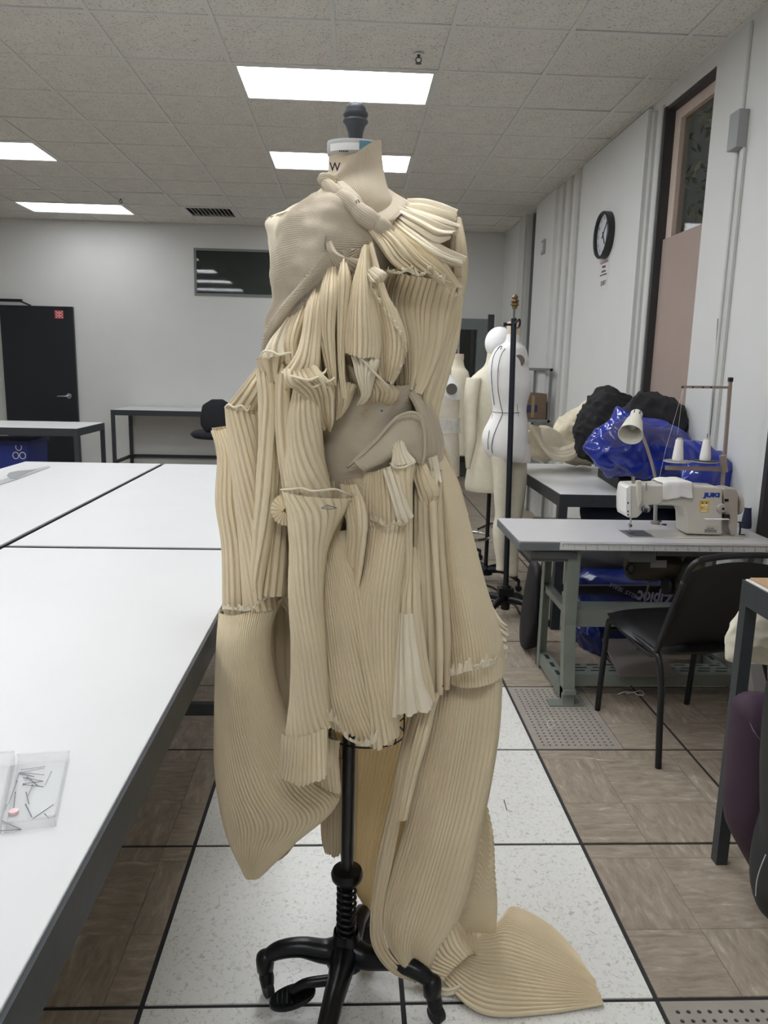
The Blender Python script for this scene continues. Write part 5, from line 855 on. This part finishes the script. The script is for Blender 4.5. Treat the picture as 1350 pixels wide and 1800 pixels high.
c = atY(1234, 893, Ym-.0014); q.prism([c+[-.004, 0, -.003], c+[.004, 0, -.003], c+[0, 0, .004]], (0, .0004, 0)); build(q, 'warning_triangle', mat('sticker_brown', (120, 84, 30), .5), stk)
pl = pz([(1239, 930), (1260, 931), (1260, 936), (1238, 936)], 'model_plate', mat('plate_silver', (150, 152, 150), .4, .6), Ym-.001, .001, bevel=0); c = atY(1249, 929, Ym-.0015); text('DDL-8700', 'plate_print', CK, .0075, frame(c, (1, 0, 0), (0, 0, 1)), t)
# white cloth draped over the machine arm
G = []
for (u, yb, yt) in ((1165, 878, 852), (1172, 879, 850), (1180, 877, 849), (1190, 876, 849), (1197, 873, 848), (1203, 874, 848), (1210, 876, 849), (1217, 875, 851)):
    a = atY(u, yb, Ym-.010); b = atY(u, yt-1, Ym-.008); G.append([a, a*.5+b*.5+[0, -.004*math.sin(u), 0], b, b+[0, .02, .004], b+[0, .10, .003], b+[0, .134, -.002], a+[0, .15, -.0]])
G = cat(np.array(G), 40); G = np.swapaxes(cat(np.swapaxes(G, 0, 1), 30), 0, 1); N = noise3(G.reshape(-1, 3), 90, 3).reshape(G.shape[:2]); G[..., 1] += N*.004; G[..., 2] += N*.002
o = build(MB().grid(G), 'cloth_wrap', mat('white_cotton', (240, 238, 236), .8), t, smooth=True, label='white cloth wrapped over the arm'); md = o.modifiers.new('s', 'SOLIDIFY'); md.thickness = .002
# thread stand
Yt = 3.56; t = thing('thread_stand', 'tall metal thread stand behind the sewing machine', 'thread stand', (atY(1272, 860, Yt)[0], Yt, zs)); AL = mat('aluminium_taupe', (164, 152, 144), .4, .4)
a, b = atY(1271, 862, Yt), atY(1284, 668, Yt); a2 = np.array([a[0], Yt, zs]); build(MB().bar(a2, b, .014), 'pole', AL, t); build(MB().bar(b-[0, 0, .008], b+[0, 0, .012], .018), 'pole_cap', RUBBER, t)
build(MB().bar(atY(1196, 680, Yt), atY(1284, 681, Yt), .012), 'top_arm', AL, t); build(MB().bar(atY(1170, 822, Yt), atY(1275, 825, Yt), .012, .02), 'spool_arm', AL, t); build(MB().bar(atY(1270, 800, Yt-.01), atY(1274, 830, Yt-.01), .026), 'arm_clamp', AL, t, bevel=.003)
for x in (1200, 1218, 1236, 1250): c = atY(x, 681, Yt-.008); build(MB().lathe([(.004, c[1]-.003), (.004, c[1]+.002)], (c[0], 0, c[2]), 10, 'y'), 'eyelet', CK, t)
for x, nm, mm in ((1191, 'grey', mat('disc_grey', (150, 146, 138), .6)), (1239, 'black', RUBBER)):
    c = atY(x, 810, Yt); build(MB().lathe([(.001, c[2]-.004), (.06, c[2]-.004), (.062, c[2]), (.06, c[2]+.002), (.001, c[2]+.002)], (c[0], Yt, 0), 36), 'spool_disc', mm, t, smooth='auto', label=nm+' foam disc'); build(MB().lathe([(.058, c[2]-.006), (.064, c[2]-.004), (.064, c[2]-.001), (.058, c[2]-.0015)], (c[0], Yt, 0), 36), 'disc_rim', mat('pale_plate', (196, 198, 196), .4), t, smooth='auto'); build(MB().tube([(c[0], Yt, c[2]), (c[0], Yt, atY(x, 762, Yt)[2])], .002), 'spindle', mat('steel_rod', (120, 118, 112), .3, .8), t)
    k_ = thing('thread_cone', 'white thread cone on the %s disc of the thread stand' % nm, 'thread cone', (c[0], Yt, c[2]+.002), 'white thread cones'); zt_ = atY(x, 771, Yt)[2]
    pf = [(.0245, c[2]+.003), (.0255, c[2]+.012)]+[(.0255-.0095*q/14+(.0006 if q % 2 else 0), c[2]+.014+(zt_-c[2]-.018)*q/14) for q in range(15)]
    build(MB().lathe(pf, (c[0], Yt, 0), 28), 'thread', mat('thread_white', (238, 236, 232), .8, bump=.5, bscale=400), k_, smooth='auto'); build(MB().lathe([(.012, zt_-.004), (.012, zt_+.004), (.008, zt_+.004), (.008, zt_-.003)], (c[0], Yt, 0), 20), 'cone_core', mat('core_grey', (206, 204, 198), .6), k_)
def thread(a, b, col=None, r=.0005, sag=0): return build(MB().tube([a, (np.array(a)+b)/2-[0, 0, sag], b], r, 5), 'thread', col or mat('thread_white', (238, 236, 232), .8), t)
thread(atY(1191, 765, Yt), atY(1201, 683, Yt)); thread(atY(1201, 683, Yt), atY(1170, 790, Ym+.05)); thread(atY(1170, 790, Ym+.05), atY(1157, 850, Ym+.05)); thread(atY(1239, 765, Yt), atY(1250, 683, Yt))
wc = MB().tube([atX(1248, 765, XR-.01), atX(1257, 640, XR-.01), atX(1262, 560, XR-.01)], .0022, 6); build(wc, 'hanging_cord', mat('cord_grey', (110, 110, 110), .6), label='thin dark cord running down the right wall behind the thread stand', cat='cord')
# goose neck lamp
Yl = 3.62; t = thing('desk_lamp', 'white cone desk lamp on a bent arm behind the sewing machine', 'lamp', (atY(1152, 915, Yl)[0], Yl, zs)); ENM = mat('lamp_cream', (226, 222, 210), .35)
hd, ft = Vector(atY(1119, 728, Yl+.03)), Vector(atY(1108, 764, Yl-.09)); ax = (ft-hd).normalized(); rot = ax.to_track_quat('Z', 'Y').to_matrix()
def lath(prof): 
    m = MB().lathe(prof, (0, 0, 0), 36); m.v = [tuple(rot@Vector(v)+hd) for v in m.v]; return m
Lh = (ft-hd).length
m = lath([(.001, -.012), (.022, -.010), (.029, .0), (.029, .035), (.038, .06), (.057, Lh), (.055, Lh), (.036, .062), (.026, .04), (.001, .03)]); build(m, 'lamp_shade', ENM, t, smooth='auto')
build(lath([(.001, .04), (.014, .045), (.026, .08), (.026, .095), (.012, .112), (.001, .116)]), 'bulb', mat('bulb_grey', (150, 150, 146), .3), t, smooth=True)
for q in range(7): aa = q*2*PI/7; v0 = rot@Vector((.0292*math.cos(aa), .0292*math.sin(aa), .006))+hd; v1 = rot@Vector((.0292*math.cos(aa), .0292*math.sin(aa), .028))+hd; build(MB().bar(v0, v1, .004, .002), 'vent_slot', RUBBER, t)
build(MB().tube([atY(1125, 755, Yl), atY(1133, 775, Yl), atY(1143, 805, Yl), atY(1150, 832, Yl), atY(1153, 855, Yl)], .0075, 10, smooth=4), 'bent_arm', AL, t, smooth=True); build(MB().tube([atY(1153, 855, Yl), (atY(1152, 915, Yl)[0], Yl, zs)], .0095, 12), 'post', mat('steel_pale', (168, 172, 172), .3, .6), t, smooth='auto'); build(MB().lathe([(.022, zs), (.022, zs+.012), (.012, zs+.016)], (atY(1152, 915, Yl)[0], Yl, 0), 20), 'base', AL, t)
# navy cone on table
p = atZ(1311, 928, zs); t = thing('thread_cone', 'navy blue thread cone standing on the right end of the sewing table', 'thread cone', tuple(p)); build(MB().lathe([(.024, zs), (.0245, zs+.01), (.0155, zs+.10)], (p[0], p[1], 0), 28), 'thread', mat('thread_navy', (44, 50, 74), .8, bump=.5, bscale=400), t, smooth='auto'); build(MB().lathe([(.013, zs+.1), (.012, zs+.104)], (p[0], p[1], 0), 20), 'cone_core', mat('core_white2', (200, 204, 206), .6), t)
p = atZ(1300, 940, zs); build(MB().tube([p, p+[0, 0, .03], p+[-.005, 0, .06]], .004).bar(p+[-.014, 0, .06], p+[.016, 0, .058], .006).bar(p, p+[.02, -.01, .002], .006), 'presser_foot_tool', CK, label='small dark metal sewing attachment beside the handwheel', cat='tool')
for (x, y) in ((1159, 917), (1168, 923)): p = atZ(x, y, zs); build(MB().lathe([(.011, zs), (.011, zs+.004), (.006, zs+.006)], tuple(p[:2])+(0,), 14), 'bobbin', CK, label='small black bobbin %s' % ('farther from the needle, by the lamp post' if x == 1159 else 'nearer the machine arm, right of the other'), cat='bobbin', group='black bobbins')
# ============================================================= BLACK CHAIR
t = thing('stacking_chair', 'black vinyl stacking chair with bent tube frame in front of the sewing table', 'chair', (1.37, 2.9, 0)); VI = mat('black_vinyl', (13, 13, 15), .42, var=.05, bump=.1, bscale=80)
FA, FB, FC, FD = np.array([1.111, 3.134, 0]), np.array([1.186, 2.633, 0]), np.array([1.545, 3.201, 0]), np.array([1.62, 2.70, 0])
up = np.array([0, 0, 1.]); ba = (FB-FA)/np.linalg.norm(FB-FA)
for A, B in ((FA, FB), (FC, FD)):
    a1, b1 = A+ba*.035+up*.40, B-ba*.06+up*.385
    build(MB().tube([A, A+ba*.015+up*.2, a1, a1+ba*.05+up*.035, b1-ba*.06+up*.045, b1+up*.02, b1+ba*.03-up*.08, B+up*.2-ba*.02, B], .0125, 12, smooth=5), 'leg_frame', BLACK, t, smooth=True)
    u0 = B-ba*.10+up*.40
    build(MB().tube([A+ba*.14+up*.43, u0-ba*.02+up*.01, u0+ba*.04+up*.10, u0+ba*.09+up*.22, u0+ba*.15+up*.35], .0115, 12, smooth=5), 'back_upright', BLACK, t, smooth=True)
uB, uD = FB+ba*.05+up*.75, FD+ba*.05+up*.75; dx_ = (uD-uB)
build(MB().tube([uB, uB+dx_*.03+up*.055+ba*.012, uB+dx_*.14+up*.085+ba*.02, uB+dx_*.5+up*.095+ba*.02, uB+dx_*.86+up*.085+ba*.02, uB+dx_*.97+up*.055+ba*.012, uD], .0115, 12, smooth=5), 'back_top_rail', BLACK, t, smooth=True)
build(MB().tube([FA+ba*.035+up*.39, FC+ba*.035+up*.39], .009), 'cross_tube', BLACK, t)
def pad(c0, c1, c2, c3, th, name, bul=.02, dish=0.):
    n = 16; G = np.zeros((n, n, 3)); B_ = np.zeros((n, n, 3)); c0, c1, c2, c3 = map(np.array, (c0, c1, c2, c3)); nm = np.cross(c1-c0, c3-c0); nm /= np.linalg.norm(nm)
    for i in range(n):
        for j in range(n):
            u, v = i/(n-1)*2-1, j/(n-1)*2-1; su, sv = u*math.sqrt(1-v*v*.22), v*math.sqrt(1-u*u*.22); a, b = (su/.93+1)/2*.97+.015, (sv/.93+1)/2*.97+.015
            p = c0*(1-a)*(1-b)+c1*a*(1-b)+c2*a*b+c3*(1-a)*b; e = max(0, 1-u**6)*max(0, 1-v**6); G[i, j] = p+nm*(th/2*math.sqrt(e)+bul*(1-u*u)*(1-v*v)-dish*(1-u*u)); B_[i, j] = p-nm*(th/2*math.sqrt(e)+dish*(1-u*u))
    m = MB().grid(G).grid(B_[::-1]); return build(m, name, VI, t, smooth=True)
s0, s1, s2, s3 = FA+ba*.00+up*.455, FC+ba*.0+up*.455, FD-ba*.09+up*.425, FB-ba*.09+up*.425
pad(s0+(FA-FC)*.04, s1-(FA-FC)*.04, s2-(FA-FC)*.02, s3+(FA-FC)*.02, .05, 'seat', .015)
b0, b1 = FB-ba*.085+up*.44, FD-ba*.085+up*.44; pad(b0, b1, uD+up*.04, uB+up*.04, .03, 'backrest', .0, .03)
# ============================================================= FABRIC AND BAGS ON THE BACK TABLE
BF = mat('black_cloth', (34, 34, 36), .9, var=.1, scale=20, bump=.4, bscale=90); MU = mat('cream_muslin_heap', (228, 216, 192), .85, var=.05, bump=.3, bscale=120); BP = mat('blue_plastic', (30, 50, 150), .14, var=.18, scale=9, spec=.9, trans=0.)
Yk = 5.3
build(puff([(1012, 790), (1008, 755), (1020, 720), (1035, 700), (1050, 686), (1078, 682), (1098, 688), (1112, 700), (1120, 730), (1110, 770), (1090, 800), (1050, 815), (1020, 805)], 5.0, .17, wr=.018, ws=26, seed=4, n=150, rings=40, ridge=.7), 'black_fabric', BF, label='heap of black fabric on the back table, left mound against the cream muslin', cat='fabric', group='black fabric heaps', smooth=True)
build(puff([(1100, 800), (1095, 730), (1108, 700), (1125, 694), (1160, 694), (1188, 704), (1203, 722), (1210, 750), (1200, 780), (1170, 800)], 4.45, .11, wr=.018, ws=26, seed=9, n=150, rings=40, ridge=.7), 'black_fabric', BF, label='heap of black fabric on the back table, right mound by the window', cat='fabric', group='black fabric heaps', smooth=True)
build(puff([(965, 800), (972, 760), (985, 735), (1005, 718), (1030, 708), (1038, 730), (1030, 790), (1040, 820), (1000, 815)], 5.4, .12, wr=.016, ws=26, seed=12, n=130, rings=30, ridge=.6), 'muslin_heap', MU, label='cream muslin bundled behind the muslin loops', cat='fabric', smooth=True)
t = thing('muslin_coil', 'twisted cream muslin in hanging loops at the left end of the back table', 'fabric', tuple(atY(960, 812, 5.2)))
build(puff([(925, 800), (922, 770), (930, 752), (950, 745), (985, 760), (1010, 780), (1035, 800), (1055, 818), (1010, 812), (985, 800), (960, 812), (940, 810)], 5.25, .08, wr=.012, ws=30, seed=14, n=130, rings=20, ridge=.5), 'bundle', MU, t, smooth=True)
for q in range(11):
    f = q/10; c = [(930+16*f, 748+4*f), (944-6*f+10*f, 765+8*f), (955+0*f, 785+6*f-f*10), (975+6*f, 805-14*f), (1000, 806-20*f), (1014, 796-16*f)]
    build(MB().tube([atY(x, y, 5.05+.012*math.sin(q*2.1)+.004*q) for x, y in c], [.016, .018, .018, .018, .016, .012], 10, smooth=6), 'fabric_loop', MU, t, smooth=True)
t = thing('dark_case', 'flat black case under the blue plastic bags', 'case', tuple(atZ(1100, 870, zs)))
a = atZ(1050, 838, .8); b = atZ(1086, 862, .8); build(MB().prism([(a[0], a[1], .8), (b[0], b[1], .8), (1.90, b[1]+.02, .8), (1.90, a[1], .8)], (0, 0, .075)), 'body', mat('case_black', (20, 20, 23), .6), t, bevel=.008)
def bag(poly, Y, T_, lb, sd, tilt=0, m=BP, wr=.026):
    return build(puff(poly, Y, T_, wr=wr, ws=12, seed=sd, n=190, rings=54, tilt=tilt, ridge=.95), 'plastic_bag', m, label=lb, cat='bag', group='blue plastic bags', smooth=True)
bag([(1032, 790), (1045, 768), (1075, 745), (1090, 725), (1120, 735), (1150, 745), (1180, 752), (1215, 775), (1222, 800), (1210, 842), (1160, 850), (1100, 848), (1060, 840), (1042, 822)], 4.33, .13, 'large crumpled blue plastic bag on the back table, behind the desk lamp', 21)
bag([(1200, 770), (1235, 775), (1262, 795), (1280, 815), (1284, 840), (1278, 855), (1240, 856), (1200, 850)], 3.87, .07, 'blue plastic bag on the back table, behind the thread cones', 25)
BP2 = mat('violet_blue_film', (120, 118, 170), .1, alpha=.45, spec=.9)
build(puff([(1055, 765), (1090, 730), (1200, 760), (1225, 790), (1180, 792), (1120, 775), (1080, 790)], 4.18, .012, wr=.012, ws=24, seed=31, n=120, rings=24, tilt=-.4, ridge=1.2), 'plastic_sheet', BP2, label='translucent bluish plastic film over the large blue bag', cat='plastic sheet', smooth=True)
# bags under the sewing table
bag([(1012, 1010), (1030, 1000), (1100, 1000), (1160, 1008), (1215, 1012), (1218, 1070), (1100, 1078), (1020, 1065)], 3.95, .16, 'blue plastic shopping bag with big pale lettering under the sewing table', 41, m=mat('blue_bag_dark', (24, 36, 96), .25, var=.2, scale=8), wr=.01)
zb_ = bpy.data.objects[ 'plastic_bag.002'] if 'plastic_bag.002' in bpy.data.objects else None
LV = mat('print_lavender', (168, 164, 196), .4); M_ = frame(atY(1150, 1052, 3.735), (-1, 0, .12), (0, .05, -1)); 
if zb_: text('Ziploc', 'bag_lettering', LV, .10, M_, zb_, bold=.003, sx=.72); text('SMELLS  SEALS', 'bag_lettering', LV, .03, frame(atY(1100, 1040, 3.74), (-1, 0, .45), (0, .0, -1)), zb_)
build(MB().bar(atY(1008, 1036, 3.78), atY(1170, 1036, 3.78), .03, .045), 'bag_strap', BF, zb_)
bag([(1010, 1100), (1040, 1088), (1080, 1090), (1110, 1100), (1105, 1140), (1060, 1148), (1015, 1142)], 3.95, .15, 'crumpled blue plastic bag on the floor under the sewing table', 47, m=MATS['blue_bag_dark'])
build(puff([(1000, 1000), (1000, 965), (1060, 960), (1200, 965), (1210, 1005), (1100, 1030)], 4.1, .16, wr=.012, ws=16, seed=51, n=70, rings=10), 'black_fabric', BF, label='black bags stuffed under the sewing table, above the lettered blue bag', cat='fabric', smooth=True)
build(MB().prism([atY(x, y, 4.0) for x, y in ((1072, 994), (1100, 990), (1160, 1018), (1130, 1026))][::-1], (0, .1, .0)), 'grey_sleeve', mat('grey_felt', (120, 122, 120), .8), label='grey flat piece sticking out above the lettered blue bag', cat='board')
# low fabric behind the sewing table under the back table
build(puff([(1020, 905), (1022, 880), (1080, 872), (1150, 874), (1195, 880), (1200, 905), (1190, 1000), (1150, 1010), (1040, 1000)], 4.35, .10, wr=.02, ws=9, seed=61, n=70, rings=10), 'navy_bundle', mat('navy_cloth', (24, 30, 48), .85), label='large navy bundle stored beneath the back table', cat='bundle', smooth=True)
# black hanging bag left of sewing table legs
build(puff([(935, 985), (948, 985), (945, 1060), (942, 1137), (916, 1140), (915, 1125), (922, 1060)], 3.85, .12, wr=.004, n=60, rings=8), 'black_case', mat('case_black', (20, 20, 23), .6), label='narrow black bag standing left of the sewing table leg', cat='bag', smooth=True)
# chairs parked beneath the back table's left side
t = thing('stacking_chair', 'dark chair tucked under the back table, mostly in shadow', 'chair', (1.45, 5.1, 0))
build(MB().box(1.28, 1.68, 4.85, 5.25, .42, .46), 'seat', VI, t, bevel=.015)
for x in (1.30, 1.66):
    for y in (4.87, 5.23): build(MB().tube([(x, y, 0), (x, y, .42)], .012), 'leg', mat('chair_grey_leg', (120, 124, 122), .4, .4), t)
# shelf rack with box at right back
t = thing('wire_rack', 'grey metal rack holding a cardboard box, against the right wall', 'rack', (1.78, 7.6, 0)); RK = mat('rack_grey', (134, 136, 134), .4, .5)
for x, y in ((1.60, 7.35), (1.90, 7.35), (1.60, 8.0), (1.90, 8.0)): build(MB().box(x-.012, x+.012, y-.012, y+.012, 0, 1.50), 'post', RK, t)
for z in (.55, 1.0, 1.49): build(MB().box(1.588, 1.912, 7.338, 7.362, z-.012, z+.012).box(1.588, 1.912, 7.99, 8.012, z-.012, z+.012).box(1.588, 1.612, 7.362, 7.99, z-.012, z+.012).box(1.888, 1.912, 7.362, 7.99, z-.012, z+.012), 'shelf_frame', RK, t)
for z in (.56, 1.01): build(MB().box(1.6, 1.9, 7.36, 7.99, z, z+.006), 'shelf', RK, t)
t = thing('cardboard_box', 'brown cardboard box with dark blue print on the rack', 'box', (1.75, 7.6, 1.016)); build(MB().box(1.62, 1.885, 7.40, 7.72, 1.016, 1.26), 'carton', mat('cardboard_brown', (118, 98, 80), .8, var=.06), t, bevel=.003); build(MB().box(1.65, 1.80, 7.398, 7.40, 1.08, 1.15), 'printed_patch', mat('print_navy', (44, 52, 90), .6), t); build(MB().box(1.74, 1.77, 7.3975, 7.40, 1.03, 1.24), 'packing_tape', mat('tape_tan', (150, 130, 104), .4), t)
t = thing('storage_jar', 'clear jar half filled with dark blue, on top of the cardboard box', 'jar', (1.70, 7.55, 1.262)); build(MB().lathe([(.06, 1.262), (.062, 1.30), (.055, 1.37)], (1.70, 7.55, 0), 20), 'contents', mat('print_navy', (44, 52, 90), .6), t, smooth='auto'); build(MB().lathe([(.064, 1.262), (.066, 1.38), (.06, 1.43), (.05, 1.44)], (1.70, 7.55, 0), 24), 'jar_body', CL, t, smooth='auto')
# ============================================================= RIGHT FOREGROUND: fabric, bags
CMf = mat('cream_hanging_cloth', (222, 216, 198), .85, var=.04, scale=9, bump=.2, bscale=60)
build(puff([(1300, 1078), (1285, 1098), (1278, 1120), (1274, 1145), (1274, 1162), (1296, 1164), (1350, 1166), (1400, 1168), (1400, 1040), (1320, 1040)], 2.35, .05, wr=.006, ws=30, seed=71, n=110, rings=22, ridge=1.0), 'folded_muslin', CMf, label='cream cloth stored beneath the right foreground table', cat='fabric', smooth=True)
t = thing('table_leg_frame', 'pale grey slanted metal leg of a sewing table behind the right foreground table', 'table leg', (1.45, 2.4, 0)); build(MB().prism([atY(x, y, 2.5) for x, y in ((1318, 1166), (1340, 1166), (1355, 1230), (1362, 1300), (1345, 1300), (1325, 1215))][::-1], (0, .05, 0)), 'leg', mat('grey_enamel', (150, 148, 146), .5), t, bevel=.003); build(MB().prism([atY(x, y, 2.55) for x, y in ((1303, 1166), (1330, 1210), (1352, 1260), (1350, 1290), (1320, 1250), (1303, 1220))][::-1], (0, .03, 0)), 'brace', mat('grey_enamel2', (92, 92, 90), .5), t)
PUR = mat('plum_fabric', (58, 38, 54), .75, var=.08, scale=20, bump=.3, bscale=150)
build(puff([(1292, 1235), (1306, 1222), (1325, 1218), (1390, 1225), (1400, 1560), (1345, 1560), (1322, 1530), (1300, 1490), (1280, 1450), (1276, 1400), (1284, 1320)], 1.85, .10, wr=.004, ws=20, seed=81, n=100, rings=14), 'plum_bag', PUR, label='plum purple bag standing under the right foreground table', cat='bag', smooth=True)
build(MB().tube([atY(1318, 1270, 1.745), atY(1325, 1285, 1.74), atY(1336, 1300, 1.745)], [.0006, .0016, .0006], 6, smooth=3), 'crease_highlight', mat('highlight_lilac', (150, 140, 150), .4), bpy.data.objects['plum_bag'])  # painted highlight on a crease of the bag, a thin pale tube
t = thing('backpack', 'black rounded backpack cut off at the lower right edge', 'bag', tuple(atZ(1370, 1620, 0)))
build(puff([(1364, 1180), (1356, 1250), (1350, 1350), (1349, 1430), (1352, 1490), (1332, 1540), (1326, 1575), (1336, 1606), (1368, 1626), (1450, 1625), (1450, 1150)], 1.62, .10, wr=.003, ws=20, seed=91, n=100, rings=14), 'body', mat('black_nylon', (26, 27, 29), .6, var=.05), t, smooth=True)
build(MB().tube([atY(1346, 1502, 1.53), atY(1336, 1527, 1.53), atY(1330, 1550, 1.53), atY(1328, 1575, 1.53)], .0010, 6, smooth=4), 'piping', mat('pale_plate', (196, 198, 196), .4), t)
# floor litter
a = atZ(1090, 1217, .004); th_ = [(1086, 1220), (1100, 1216), (1112, 1217), (1124, 1214), (1131, 1217), (1130, 1222), (1120, 1221), (1114, 1217), (1100, 1219)]
build(MB().tube([atZ(x, y, .005) for x, y in th_], .0028, 6, smooth=3), 'twist_of_thread', mat('white_cotton', (240, 238, 236), .8), label='white twist of thread on the brown floor by the black chair', cat='thread')
build(MB().tube([atZ(968+6*math.cos(q), 1273+7*math.sin(q), .004) for q in np.linspace(0, 5.6, 12)], .0012, 5), 'thread_ring', mat('white_cotton', (240, 238, 236), .8), label='small ring of white thread on the perforated tile', cat='thread')
build(MB().tube([atZ(886, 1406, .002), atZ(891, 1424, .002)], .0018, 5), 'floor_scrap', mat('grey_lint', (110, 110, 108), .8), label='tiny grey sliver on the white tile right of the dress', cat='scrap')
# cables behind the forms
for i, pts in enumerate((((840, 930), (850, 925), (862, 920), (875, 922)), ((838, 1030), (850, 1028), (870, 1035), (885, 1050)), ((845, 1048), (862, 1056), (900, 1060), (915, 1080)))): build(MB().tube([atZ(x, y, .01) for x, y in pts], .007, 6, smooth=4), 'floor_cable', RUBBER, label=('black cable on the floor behind the mannequins', 'black cable on the floor left of the pole stand', 'black cable in front of the pole stand base')[i], cat='cable', smooth=True)
